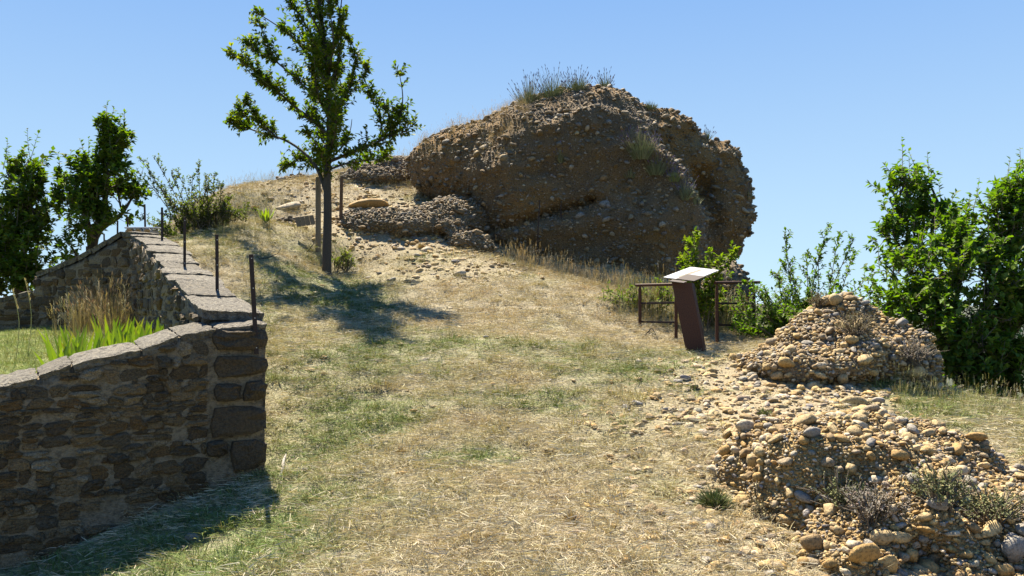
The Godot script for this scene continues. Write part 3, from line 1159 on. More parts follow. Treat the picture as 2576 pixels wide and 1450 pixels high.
func slab(c: Array, thick: float, step := 0.035) -> Geo:
	# a rough flagstone between four upper corners; its top splits in thin layers and its edges are ragged
	var g := Geo.new()
	var nu := maxi(5, int(c[0].distance_to(c[1]) / step))
	var nv := maxi(5, int(c[1].distance_to(c[2]) / step))
	var off := Vector3(R(0, 50), R(0, 50), R(0, 50))
	var mid: Vector3 = (c[0] + c[1] + c[2] + c[3]) / 4.0
	var e1: Vector3 = (c[1] - c[0]).normalized()
	var e2: Vector3 = (c[3] - c[0]).normalized()
	for iv in nv + 1:
		for iu in nu + 1:
			var fu := float(iu) / nu
			var fv := float(iv) / nv
			var p: Vector3 = (c[0].lerp(c[1], fu)).lerp(c[3].lerp(c[2], fu), fv)
			var q := p + off
			var rim := minf(minf(fu, 1.0 - fu) * nu, minf(fv, 1.0 - fv) * nv)
			var lay := n_mid.get_noise_3dv(q * 2.2) * 0.5 + 0.5
			var y := floorf(lay * 5.0) / 5.0 * 0.03 - 0.015 + n_fine.get_noise_3dv(q * 3.0) * 0.009
			if rim < 0.5:
				var pull := 0.016 * n_fine.get_noise_3dv(q * 2.0) + 0.012 * n_mid.get_noise_3dv(q * 3.0)
				p += (mid - p).normalized() * (0.003 + pull)
				y -= 0.012
			p += e1 * n_fine.get_noise_3dv(q * 2.5 + Vector3(9, 0, 0)) * 0.008 + e2 * n_fine.get_noise_3dv(q * 2.5 + Vector3(0, 9, 0)) * 0.008
			g.vert(p + Vector3(0, y, 0), Vector3.UP, Color.WHITE)
	var turn: float = (c[1] - c[0]).cross(c[2] - c[1]).y
	var w := nu + 1
	for iv in nv:
		for iu in nu:
			var k := iv * w + iu
			var f := PackedInt32Array([k, k + 1, k + w, k + 1, k + w + 1, k + w]) if turn < 0.0 else PackedInt32Array([k, k + w, k + 1, k + 1, k + w, k + w + 1])
			g.i.append_array(f)
	g.smooth()
	# the broken sides
	var rim_ids := []
	for iu in nu:
		rim_ids.append(iu)
	for iv in nv:
		rim_ids.append(iv * w + nu)
	for iu in nu:
		rim_ids.append(nv * w + nu - iu)
	for iv in nv:
		rim_ids.append((nv - iv) * w)
	var s := Geo.new()
	var m := rim_ids.size()
	for ring in 4:
		for k in m:
			var p := g.v[rim_ids[k]]
			var o := (mid - p) * Vector3(1, 0, 1)
			o = o.normalized()
			s.vert(p - Vector3(0, thick * [0.0, 0.35, 0.7, 1.0][ring], 0) + o * (0.0 if ring == 0 else R(-0.004, 0.014) + 0.012 * ring * 0.5), Vector3.UP, Color.WHITE)
	for ring in 3:
		for k in m:
			var a := ring * m + k
			var b := ring * m + (k + 1) % m
			if turn < 0.0:
				s.i.append_array(PackedInt32Array([a, a + m, b, b, a + m, b + m]))
			else:
				s.i.append_array(PackedInt32Array([a, b, a + m, b, b + m, a + m]))
	s = facets(s)
	var k0 := g.v.size()
	g.v.append_array(s.v)
	g.n.append_array(s.n)
	g.c.append_array(s.c)
	for q in s.i:
		g.i.append(k0 + q)
	return g


func on_wall_a(x: float) -> float:
	# how far along wall A the picture column x meets it
	var ray := Vector2((x - 1288.0) / F, -1.0)
	var hit = Geometry2D.line_intersects_line(Vector2.ZERO, ray, PF, DA)
	return (hit - PF).dot(DA) if hit != null else 0.0


func y_on_a(x: float, y: float) -> float:
	var u := on_wall_a(x)
	var d := -(PF + DA * u).y
	return at(x, y, d).y


func build_walls() -> void:
	# wall A: the stub in front, its face in the shade
	var o := thing("stone_wall", "mortared rubble stone wall in the shade, its end turned towards the hillside", "wall")
	var top := []
	var bottom := []
	for q in [[668, 818, 1196], [650, 818, 1200], [540, 832, 1232], [450, 848, 1258], [356, 882, 1302], [269, 902, 1345], [181, 922, 1385], [97, 952, 1425], [0, 978, 1470], [-180, 1020, 1560], [-420, 1080, 1700]]:
		var u := on_wall_a(q[0])
		top.append([u, y_on_a(q[0], q[1])])
		bottom.append([u, y_on_a(q[0], q[2]) - 0.25])
	top[0][0] = 0.0
	bottom[0][0] = 0.0
	var length: float = top[-1][0]
	wall_core("mortar", o, PF, DA, NA, length, 0.46, top, bottom)
	# quoins, large squared blocks on the end of the wall
	var basis := Basis(Vector3(DA.x, 0, DA.y), Vector3.UP, Vector3(NA.x, 0, NA.y))
	for q in [[534, 661, 822, 884], [540, 665, 893, 950], [612, 668, 957, 1010], [540, 606, 962, 1012], [528, 671, 1020, 1096], [580, 674, 1104, 1180], [520, 576, 1106, 1150]]:
		var u0 := on_wall_a(q[1]) if q[1] < 655 else -0.012
		var u1 := on_wall_a(q[0])
		var y0 := y_on_a((q[0] + q[1]) / 2.0, q[3])
		var y1 := y_on_a((q[0] + q[1]) / 2.0, q[2])
		part("corner_stone", face_stone(Vector2((u0 + u1) / 2, (y0 + y1) / 2), (u1 - u0) / 2, (y1 - y0) / 2 - 0.006, 0.055, 7.0, 0.4).mesh(), mat.quoin, o, Transform3D(basis, Vector3(PF.x, 0, PF.y)))
	var end := on_wall_a(525)
	var t2 := top.map(func(t): return [t[0], t[1] - 0.03])
	seed_at(5)
	var seen := on_wall_a(-60)
	stone_face(o, PF, DA, NA, end, seen, t2, bottom, 0.04, 0.115, 0.055, 0.19, 0.002, 0.05)
	stone_face(o, PF, DA, NA, seen, length, t2, bottom, 0.1, 0.2, 0.15, 0.35, 0.003, 0.05)
	stone_face(o, PF + DA * 0.13, DA, NA, end * 0.3, end, t2.map(func(t): return [t[0], -0.05]), bottom, 0.06, 0.12, 0.08, 0.2, 0.006, 0.2)
	# chips and pebbles pressed into the mortar
	for k in 130:
		var u := R(0.02, length * 0.8)
		var y := R(course(bottom, u) + 0.1, course(top, u) - 0.05)
		part("stone", face_stone(Vector2(u, y), R(0.01, 0.03), R(0.008, 0.02), R(0.012, 0.03), R(2.0, 4.0)).mesh(), mat["wall_%d" % (rng.randi() % 6)], o, Transform3D(basis, Vector3(PF.x, 0, PF.y)))
	# coping flags on top
	var k := 0
	for q in [[662, 544, 0.035, 0.06], [541, 452, 0.04, 0.05], [449, 358, 0.05, 0.04], [355, 184, 0.03, 0.03], [181, 99, 0.035, 0.035], [96, -40, 0.025, 0.03], [-45, -220, 0.03, 0.03], [-225, -418, 0.03, 0.03]]:
		var u0 := on_wall_a(q[0])
		var u1 := on_wall_a(q[1])
		if k == 0:
			u0 = -0.02
		var c := []
		var tl: float = q[3]
		for e in [[u0, 0.03, 0.0], [u1, 0.03, 0.0], [u1, -0.47, tl], [u0, -0.47, tl]]:
			var p: Vector2 = PF + DA * e[0] + NA * e[1]
			c.append(Vector3(p.x, course(top, e[0]) + e[2] + 0.025, p.y))
		part("coping_stone", slab(c, 0.03 + q[2] * 0.7).mesh(), mat["coping_%d" % (k % 3)], o)
		k += 1
	# wall B: climbs the hill along the garden, its flags lit from above
	o = thing("climbing_wall", "stone wall climbing the hill with sunlit flat grey coping flags", "wall")
	var db := (P1 - CB).normalized()
	var lb := CB.distance_to(P1)
	var nb := Vector2(db.y, -db.x)
	if nb.x > 0.0:
		nb = -nb
	var ba := CB + nb * 0.21 + db * 0.05
	top = []
	bottom = []
	for q in [[0.0, 1.56], [0.9, 1.68], [2.2, 1.92], [3.6, 2.18], [5.0, 2.42], [lb, 2.62]]:
		top.append([q[0], q[1] - 0.05])
		bottom.append([q[0], 0.75])
	wall_core("mortar", o, ba, db, nb, lb, 0.42, top, bottom)
	seed_at(6)
	stone_face(o, ba, db, nb, 0.05, lb, top, bottom.map(func(b): return [b[0], 1.0 + b[0] * 0.05]), 0.07, 0.16, 0.12, 0.32, 0.005, 0.1)
	seed_at(7)
	var s := -0.08
	k = 0
	while s < lb + 0.1:
		var l: float = [1.0, 0.8, 0.42, 0.36, 0.5, 0.34, 0.46, 0.38, 0.5, 0.36][k % 10]
		var e := minf(s + l, lb + 0.3)
		var c := []
		var wl := R(-0.05, 0.05)
		var wr := R(-0.04, 0.04)
		var sk := R(-0.07, 0.07)
		for q in [[s + sk, 0.23 + wl, 0.0], [e + sk, 0.22 + wl * 0.5, 0.02], [e - sk, -0.22 + wr, 0.0], [s - sk, -0.21 + wr * 0.5, -0.02]]:
			var p: Vector2 = CB + db * q[0] + nb * q[1]
			c.append(Vector3(p.x, course(top, clampf(q[0], 0.0, lb)) + 0.055 + q[2] + (0.012 if k % 2 else 0.0), p.y))
		c[1].y -= 0.03
		c[2].y -= 0.03
		part("coping_stone", slab(c, 0.06 + R(0, 0.03)).mesh(), mat["coping_%d" % (rng.randi() % 3)], o)
		s = e - 0.012
		k += 1
	# wall C: turns away from the top of wall B
	o = thing("dark_garden_wall", "dark rubble wall facing the garden at the top of the coping flags", "wall")
	var dc := (P2 - P1).normalized()
	var lc := P1.distance_to(P2) + 0.1
	var nc := Vector2(-dc.y, dc.x)
	if nc.y < 0.0:
		nc = -nc
	top = [[-0.1, 2.6], [0.25, 2.6], [0.5, 2.5], [0.85, 2.36], [1.3, 2.2], [lc, 2.02]]
	bottom = [[-0.1, 0.9], [lc, 0.8]]
	wall_core("mortar", o, P1 - dc * 0.1 + nc * 0.2, dc, nc, lc + 0.1, 0.42, top, bottom)
	seed_at(8)
	stone_face(o, P1 - dc * 0.1 + nc * 0.2, dc, nc, 0.0, lc + 0.1, top, [[0.0, 1.25], [lc, 1.15]], 0.07, 0.16, 0.08, 0.24, 0.004, 0.06)
	for q in 7:
		var u := -0.05 + q * (lc / 7.0)
		var c := []
		for e in [[u, 0.25], [u + lc / 7.0 - 0.01, 0.25], [u + lc / 7.0 - 0.01, -0.22], [u, -0.22]]:
			var p: Vector2 = P1 + dc * e[0] + nc * e[1]
			c.append(Vector3(p.x, course(top, e[0]) + 0.05, p.y))
		part("coping_stone", slab(c, 0.07, 0.06).mesh(), mat["coping_%d" % (q % 3)], o)
	# wall D: lower, further left
	o = thing("low_garden_wall", "low dark rubble wall running left below the trees", "wall")
	var a0 := P2 + Vector2(0.0, -0.1)
	var a1 := Vector2(-11.0, -12.6)
	var dd := (a1 - a0).normalized()
	var ld := a0.distance_to(a1)
	var nd := Vector2(-dd.y, dd.x)
	if nd.y < 0.0:
		nd = -nd
	top = [[0.0, 1.82], [0.8, 1.62], [2.0, 1.5], [ld, 1.3]]
	bottom = [[0.0, 0.6], [ld, 0.4]]
	wall_core("mortar", o, a0 + nd * 0.2, dd, nd, ld, 0.42, top, bottom)
	seed_at(9)
	stone_face(o, a0 + nd * 0.2, dd, nd, 0.0, 2.2, top, [[0.0, 1.1], [ld, 0.9]], 0.07, 0.15, 0.1, 0.28, 0.004, 0.08)
	for q in 6:
		var u := q * 0.45
		var c := []
		for e in [[u, 0.25], [u + 0.44, 0.25], [u + 0.44, -0.22], [u, -0.22]]:
			var p: Vector2 = a0 + dd * e[0] + nd * e[1]
			c.append(Vector3(p.x, course(top, e[0]) + 0.05, p.y))
		part("coping_stone", slab(c, 0.07, 0.06).mesh(), mat["coping_%d" % (q % 3)], o)


func seed_at(k: int) -> void:
	rng.seed = 1000 + k


func wall_posts() -> void:
	# perforated steel posts let into the coping: X and Y of foot, X and Y of head, distance
	for q in [
		[645, 872, 631, 640, 6.42, 0.034, "tall leaning dark perforated steel post bolted to the end of the front wall"],
		[546, 727, 545, 590, 7.65, 0.03, "perforated steel post set in the large second coping flag with yellow lichen"],
		[464, 660, 464, 546, 9.0, 0.03, "dark red steel post halfway up the coping flags"],
		[407, 609, 407, 522, 11.4, 0.03, "steel post at the top of the coping in front of the pale slab"],
		[365, 574, 363, 514, 13.0, 0.03, "steel post just behind the pale slab on the wall end"],
		[321, 592, 320, 545, 13.4, 0.028, "steel post left of the pale slab against the sky"],
		[295, 604, 295, 556, 13.6, 0.028, "thin steel post on the dark garden wall under the tall tree"],
		[262, 622, 261, 588, 13.9, 0.026, "small far steel post beside the forked tree trunk on the dark wall"],
		[218, 652, 217, 620, 14.2, 0.026, "smallest far steel post low on the dark garden wall"]]:
		var a := at(q[0], q[1], q[4])
		var b := at(q[2], q[3], q[4] - 0.02)
		var o := thing("steel_post", q[6], "post", a - Vector3(0, 0.06, 0), "perforated steel posts along the walls")
		var up := (b - o.position)
		var h := up.length()
		up /= h
		var basis := Basis(Vector3.RIGHT.cross(up).cross(up).normalized() * -1.0, up, Vector3.RIGHT.cross(up).normalized()).orthonormalized()
		var g := Geo.new()
		var w: float = q[5]
		# an angle profile: two flanges
		g.box(Transform3D(basis, up * (h * 0.5)), Vector3(w, h, 0.005), Color.WHITE, 0.001)
		g.box(Transform3D(basis, up * (h * 0.5) + basis * Vector3(-w * 0.5 + 0.0025, 0, -w * 0.5 - 0.001)), Vector3(0.005, h, w - 0.008), Color.WHITE, 0.001)
		part("angle_bar", g.mesh(), mat.dark_rust, o)
		var n := int(h / 0.075) if q[4] < 10.0 else 0
		for k in n:
			g = Geo.new()
			var c := up * (0.05 + k * 0.075) + basis * Vector3(w * 0.12, 0, 0.0035)
			g.tube([c - basis.z * 0.003, c + basis.z * 0.0005], [0.0042, 0.0042], Color.WHITE, 8, true)
			if k % 3 == 0:
				part("bolt_hole", g.mesh(), mat.hole, o)


# ------------------------------------------------------------------ plants

func any_side(d: Vector3) -> Vector3:
	var s := d.cross(Vector3(R(-1, 1), R(-1, 1), R(-1, 1)))
	return s.normalized() if s.length_squared() > 1e-6 else Vector3.RIGHT


func leaf_col(a: Color, b: Color) -> Color:
	var c := mixc(a, b, rng.randf())
	var k := R(0.7, 1.25)
	var y := 1.25 if rng.randf() < 0.12 else 1.0
	return Color(c.r * k * y, c.g * k, c.b * k)


func sprig(lv: Geo, wood: Geo, p: Vector3, d: Vector3, l: float, leaves: int, size: float, a: Color, b: Color, curl := 0.35) -> void:
	# a twig with leaves set round it
	var pts := [p]
	var q := p
	var dir := d
	for k in 3:
		dir = (dir + Vector3(R(-0.14, 0.14), curl * 0.25 + R(-0.1, 0.1), R(-0.14, 0.14))).normalized()
		q += dir * (l / 3.0)
		pts.append(q)
	if wood:
		wood.tube(pts, [0.006, 0.005, 0.004, 0.002], Color.WHITE, 3)
	for k in leaves:
		var t := (k + R(0.2, 0.8)) / leaves * 3.0
		var s := mini(int(t), 2)
		var c: Vector3 = pts[s].lerp(pts[s + 1], t - s)
		var ax: Vector3 = (pts[s + 1] - pts[s]).normalized()
		var sd := any_side(ax)
		var ld := (ax * R(0.3, 0.9) + sd * R(0.6, 1.0) + Vector3(0, R(-0.25, 0.15), 0)).normalized()
		var across := ld.cross(Vector3(R(-0.5, 0.5), 1.0, R(-0.5, 0.5))).normalized()
		var z := size * R(0.65, 1.2)
		lv.leaf(c, ld, across, z, z * R(0.5, 0.68), leaf_col(a, b))
		leaf_n += 1


func bend_line(pts: Array, t: float) -> Vector3:
	var f := t * (pts.size() - 1)
	var k := mini(int(f), pts.size() - 2)
	return pts[k].lerp(pts[k + 1], f - k)


func taper(n: int, a: float, b: float) -> Array:
	var r := []
	for k in n:
		r.append(lerpf(a, b, float(k) / (n - 1)))
	return r


func curve_pts(raw: Array, per := 4) -> Array:
	# a smooth line through the points
	var out := []
	for k in raw.size() - 1:
		var p0: Vector3 = raw[maxi(k - 1, 0)]
		var p1: Vector3 = raw[k]
		var p2: Vector3 = raw[k + 1]
		var p3: Vector3 = raw[mini(k + 2, raw.size() - 1)]
		for s in per:
			out.append(p1.cubic_interpolate(p2, p0, p3, float(s) / per))
	out.append(raw[-1])
	return out


func finish_plant(o: Node3D, lv: Geo, wood: Geo, leaf_mat: Material, wood_mat: Material, crown := "crown", wood_name := "twigs") -> void:
	if wood and wood.v.size():
		part(wood_name, local(wood, o.position).mesh(), wood_mat, o)
	part(crown, local(lv, o.position).mesh(), leaf_mat, o)


func main_tree() -> void:
	seed_at(20)
	var d0 := 15.0
	var base := ground_hit(822, 693)
	d0 = -base.z
	var o := thing("broadleaf_tree", "young upright tree with upswept branches casting its shadow on the slope", "tree", base)
	var a := Color(0.13, 0.175, 0.022)
	var b := Color(0.075, 0.115, 0.02)
	var young := Color(0.22, 0.24, 0.035)
	var trunk := curve_pts([base - Vector3(0, 0.15, 0), at(822, 640, d0), at(824, 540, d0), at(823, 430, d0), at(829, 320, d0), at(826, 200, d0), at(812, 80, d0), at(798, -40, d0), at(790, -150, d0), at(788, -280, d0)])
	var g := Geo.new()
	var rad := taper(trunk.size(), 0.088, 0.012)
	rad[0] = 0.12
	rad[1] = 0.098
	g.tube(trunk, rad, Color.WHITE, 10)
	part("trunk", local(g, base).mesh(), mat.bark, o)
	var lv := Geo.new()
	var wood := Geo.new()
	# each branch: photo places with the depth away from the trunk, then its thickness and the share that is bare
	var limbs := [
		[[[820, 485, 0.0], [798, 425, 0.1], [765, 385, 0.25], [715, 352, 0.45], [650, 332, 0.6], [610, 318, 0.7], [583, 305, 0.75]], 0.038, 0.3],
		[[[700, 350, 0.45], [655, 310, 0.45], [620, 292, 0.5], [588, 268, 0.5]], 0.016, 0.0],
		[[[680, 335, 0.4], [645, 295, 0.3], [617, 250, 0.25]], 0.012, 0.15],
		[[[826, 345, 0.0], [790, 305, -0.2], [740, 268, -0.4], [690, 222, -0.55], [635, 175, -0.7], [574, 131, -0.8]], 0.032, 0.12],
		[[[700, 235, -0.5], [660, 190, -0.6], [616, 150, -0.65]], 0.012, 0.0],
		[[[828, 280, 0.0], [780, 232, 0.3], [735, 190, 0.5], [690, 152, 0.65], [650, 128, 0.75], [619, 104, 0.8]], 0.03, 0.1],
		[[[700, 160, 0.6], [676, 118, 0.6], [662, 85, 0.6], [648, 53, 0.55]], 0.012, 0.0],
		[[[826, 215, 0.0], [782, 150, -0.3], [735, 92, -0.5], [690, 60, -0.7], [631, 23, -0.8]], 0.026, 0.1],
		[[[822, 150, 0.0], [780, 80, 0.25], [740, 20, 0.4], [712, -30, 0.5], [700, -70, 0.5]], 0.022, 0.05],
		[[[815, 100, 0.0], [775, 20, -0.3], [750, -60, -0.4], [740, -110, -0.4]], 0.02, 0.0],
		[[[824, 160, 0.0], [848, 80, 0.2], [858, 10, 0.25], [864, -50, 0.3]], 0.02, 0.05],
		[[[830, 230, 0.0], [852, 150, -0.2], [858, 70, -0.3], [846, -10, -0.3]], 0.018, 0.05],
		[[[830, 310, 0.0], [858, 258, 0.2], [882, 215, 0.35], [893, 160, 0.4], [889, 120, 0.42], [878, 93, 0.42]], 0.026, 0.1],
		[[[878, 222, 0.3], [905, 198, 0.5], [920, 180, 0.55], [921, 168, 0.55]], 0.012, 0.0],
		[[[832, 405, 0.0], [870, 390, -0.2], [925, 368, -0.4], [975, 342, -0.6], [1003, 300, -0.7], [1013, 245, -0.75], [1004, 182, -0.8]], 0.034, 0.12],
		[[[975, 342, -0.6], [1010, 335, -0.75], [1042, 312, -0.8]], 0.012, 0.0],
		[[[955, 355, -0.5], [958, 300, -0.5], [940, 250, -0.55], [919, 207, -0.55]], 0.016, 0.1],
		[[[985, 335, -0.6], [975, 285, -0.7], [961, 246, -0.75]], 0.012, 0.0],
		[[[832, 425, 0.0], [870, 412, 0.3], [915, 405, 0.5], [965, 398, 0.65], [985, 380, 0.7]], 0.022, 0.15],
		[[[824, 425, 0.0], [790, 412, 0.3], [750, 405, 0.5], [712, 420, 0.6]], 0.018, 0.2],
		[[[826, 380, 0.0], [800, 330, 0.7], [790, 270, 1.0], [785, 210, 1.1]], 0.024, 0.1],
		[[[828, 340, 0.0], [850, 290, 0.8], [858, 230, 1.1], [850, 170, 1.2]], 0.024, 0.1],
		[[[828, 390, 0.0], [840, 340, -0.8], [845, 280, -1.1], [836, 220, -1.2]], 0.024, 0.1],
		[[[828, 300, 0.0], [800, 240, -0.7], [790, 170, -1.0], [790, 110, -1.0]], 0.022, 0.1],
		[[[824, 240, 0.0], [810, 170, 0.7], [805, 100, 0.9], [800, 40, 1.0]], 0.02, 0.05],
		[[[826, 420, 0.0], [810, 395, -0.5], [795, 360, -0.9], [770, 330, -1.1]], 0.02, 0.15],
		[[[828, 400, 0.0], [860, 370, 0.5], [880, 330, 0.9], [885, 300, 1.0]], 0.018, 0.2],
		[[[815, 110, 0.0], [800, 20, 0.5], [810, -60, 0.6], [815, -110, 0.6]], 0.018, 0.0],
		[[[795, -80, 0.0], [760, -160, 0.3], [740, -230, 0.4]], 0.016, 0.0],
		[[[795, -60, 0.0], [830, -140, -0.3], [850, -210, -0.4]], 0.016, 0.0],
		[[[790, -120, 0.0], [800, -200, 0.5], [795, -280, 0.5]], 0.016, 0.0],
		[[[790, -100, 0.0], [780, -190, -0.5], [785, -260, -0.5]], 0.016, 0.0],
		[[[826, 190, 0.0], [838, 110, -0.5], [830, 30, -0.6], [820, -50, -0.6]], 0.018, 0.0]]
	for q in limbs:
		var raw := []
		for e in q[0]:
			raw.append(at(e[0], e[1], d0 + e[2]))
		var pts := curve_pts(raw)
		g = Geo.new()
		g.tube(pts, taper(pts.size(), q[1], 0.005), Color.WHITE, 6)
		part("limb", local(g, base).mesh(), mat.bark, o)
		var length := 0.0
		for k in pts.size() - 1:
			length += pts[k].distance_to(pts[k + 1])
		var n := int(length / 0.021)
		for k in n:
			var t := lerpf(q[2], 1.0, (k + rng.randf()) / n)
			var p := bend_line(pts, t)
			var ax := (bend_line(pts, minf(t + 0.05, 1.0)) - bend_line(pts, maxf(t - 0.05, 0.0))).normalized()
			var thin := n_fine.get_noise_3dv(p * 0.9)
			if thin < -0.14:
				continue
			var l := (0.05 + 0.36 * pow(rng.randf(), 1.8) + 0.2 * maxf(thin, 0.0)) * (1.0 - 0.5 * t)
			var dd := (any_side(ax) + ax * R(0.3, 1.1) + Vector3(0, 0.35, 0)).normalized()
			var c2 := young if t > 0.8 and rng.randf() < 0.6 else b
			sprig(lv, wood, p, dd, l, 5 + int(l * 26.0), 0.09, a, c2)
	# shoots on the trunk itself
	for k in 260:
		var t := R(0.3, 0.98)
		var p := bend_line(trunk, t)
		sprig(lv, wood, p, (any_side(Vector3.UP) + Vector3(0, R(0.3, 1.2), 0)).normalized(), R(0.2, 0.5) * (1.15 - 0.5 * t), 11, 0.09, a, b)
	part("twigs", local(wood, base).mesh(), mat.twig, o)
	part("crown", local(lv, base).mesh(), mat.leaf, o)
	print("tree leaves ", leaf_n)


func lobe_tree(called: String, label: String, foot: Vector3, trunks: Array, lobes: Array, density: float, size: float, a: Color, b: Color, group := "", up := 0.7, trunk_r := 0.07) -> void:
	# trunks: lists of points from the foot; lobes: [X, Y, distance, half width, half height, half depth]
	var o := thing(called, label, "tree", foot, group)
	var lv := Geo.new()
	var wood := Geo.new()
	var all := []
	for t in trunks:
		var raw := [foot - Vector3(0, 0.2, 0)]
		for e in t:
			raw.append(at(e[0], e[1], e[2]))
		var pts := curve_pts(raw)
		var g := Geo.new()
		g.tube(pts, taper(pts.size(), trunk_r, 0.02), Color.WHITE, 8)
		part("trunk", local(g, foot).mesh(), mat.bark, o)
		all.append(pts)
	for l in lobes:
		var c := at(l[0], l[1], l[2])
		var r := Vector3(l[3], l[4], l[5]) * (0.66 if called == "leafy_tree" else 0.74)
		# a limb from the nearest trunk point lower down
		var best := Vector3.ZERO
		var bd := 1e9
		for pts in all:
			for p in pts:
				var q: float = p.distance_to(c - Vector3(0, r.y * 0.9, 0)) + (1.0 if p.y > c.y else 0.0)
				if q < bd:
					bd = q
					best = p
		var limb := curve_pts([best, best.lerp(c, 0.5) + Vector3(R(-0.1, 0.1), -0.05, R(-0.1, 0.1)), c + Vector3(0, r.y * 0.3, 0), c + Vector3(R(-0.2, 0.2) * r.x, r.y * 0.85, 0)])
		var lg := Geo.new()
		lg.tube(limb, taper(limb.size(), 0.028, 0.006), Color.WHITE, 5)
		part("limb", local(lg, foot).mesh(), mat.bark, o)
		var n := int(density * r.x * r.y * 40.0)
		for k in n:
			var v := Vector3(rng.randfn(), rng.randfn(), rng.randfn()) * 0.56
			var p := c + v * r
			# thin out in clumps so that the sky shows through
			if n_mid.get_noise_3dv(p * 2.1) + R(-0.1, 0.1) < -0.02:
				continue
			var dd := (v.limit_length(1.0) * 0.8 + Vector3(R(-0.4, 0.4), up, R(-0.4, 0.4))).normalized()
			var ln := R(0.08, 0.27)
			if k % 3 == 0:
				var tb := bend_line(limb, R(0.3, 1.0))
				if tb.distance_to(p) < 0.9:
					wood.tube([tb, tb.lerp(p, 0.5) + Vector3(0, 0.04, 0), p], [0.008, 0.006, 0.004], Color.WHITE, 3)
			sprig(lv, wood, p, dd, ln, 12, size * 1.15, a, b)
		# leading shoots
		for k in int(2 + r.x * 3):
			var p := c + Vector3(R(-0.8, 0.8) * r.x, r.y * R(0.6, 0.95), R(-0.6, 0.6) * r.z)
			sprig(lv, wood, p, Vector3(R(-0.25, 0.25), 1.0, R(-0.2, 0.2)).normalized(), R(0.3, 0.6), 14, size * 0.85, a, b)
	finish_plant(o, lv, wood, mat.leaf, mat.twig)


func shrub(called: String, label: String, foot: Vector3, stems: int, reach: Vector3, lean: Vector3, leaves: int, size: float, a: Color, b: Color, bare := 0.2, tips: Array = []) -> void:
	# many stems from one foot; tips are points that single shoots must reach
	var o := thing(called, label, "shrub", foot)
	var lv := Geo.new()
	var wood := Geo.new()
	var goals := tips.duplicate()
	for k in stems:
		var v := Vector3(rng.randfn() * 0.5, absf(rng.randfn()) * 0.4 + 0.35, rng.randfn() * 0.5)
		goals.append(foot + lean * R(0.5, 1.0) + v * reach)
	for e in goals:
		var mid := foot.lerp(e, 0.5) + Vector3(R(-0.1, 0.1), R(0.0, 0.15) * reach.y, R(-0.1, 0.1))
		var st := foot + Vector3(R(-0.15, 0.15), -0.05, R(-0.15, 0.15))
		var pts := curve_pts([st, mid, e])
		wood.tube(pts, taper(pts.size(), 0.012, 0.003), Color.WHITE, 4)
		for s in leaves * 2:
			var t := lerpf(bare, 1.0, (s + rng.randf()) / (leaves * 2))
			var p := bend_line(pts, t)
			var ax := (bend_line(pts, minf(t + 0.1, 1.0)) - bend_line(pts, maxf(t - 0.1, 0.0))).normalized()
			sprig(lv, wood, p, (any_side(ax) + ax * 0.6 + Vector3(0, 0.25, 0)).normalized(), R(0.07, 0.22) * (1.2 - 0.5 * t), 8, size * 1.15, a, b)
	finish_plant(o, lv, wood, mat.leaf, mat.twig, "foliage", "stems")


func spiky(called: String, label: String, category: String, p: Vector3, r: float, h: float, count: int, w: float, a: Color, b: Color, heads := Color(0, 0, 0, 0), upright := 0.8, lean := Vector3.ZERO, group := "") -> void:
	# lavender, thyme, tussocks: many fine stems out of one base
	var o := thing(called, label, category, p, group)
	var g := Geo.new()
	var hd := Geo.new()
	var st := Geo.new()
	for k in 7:
		var v := Vector3(R(-1, 1) * r * 0.5, h * 0.35, R(-1, 1) * r * 0.5)
		st.tube([Vector3(v.x * 0.2, -0.03, v.z * 0.2), v * 0.6, v], [0.008, 0.006, 0.003], Color.WHITE, 4)
	for k in count:
		var an := R(0, TAU)
		var q := sqrt(rng.randf())
		var s := Vector3(cos(an) * q * r, 0, sin(an) * q * r)
		var d := (s / r * (1.0 - upright) * 2.7 + Vector3(R(-0.22, 0.22), 1.0, R(-0.22, 0.22)) + lean).normalized()
		var l := h * R(0.55, 1.05) * (1.0 - 0.35 * q)
		var c := leaf_col(a, b)
		var root := s * 0.4 + Vector3(0, R(0.0, 0.3) * h * (1.0 - q) - 0.01, 0)
		g.blade(root, d, (s / r * 0.4 + Vector3(R(-0.2, 0.2), R(-0.3, 0.1), R(-0.2, 0.2))), l * 0.8, w, c)
		if heads.a > 0.0 and k % 4 == 0:
			var e := root + d * l
			hd.tube([root + d * l * 0.5, e], [0.0022, 0.002], Color(0.2, 0.19, 0.1), 3)
			hd.tube([e, e + d * 0.025, e + d * 0.055], [0.004, 0.0075, 0.002], leaf_col(heads, heads), 4)
	part("stems", st.mesh(), mat.twig, o)
	part("foliage", g.mesh(), mat.needle, o)
	if hd.v.size():
		part("seed_heads" if heads.r > heads.b else "flower_spikes", hd.mesh(), mat.needle, o)


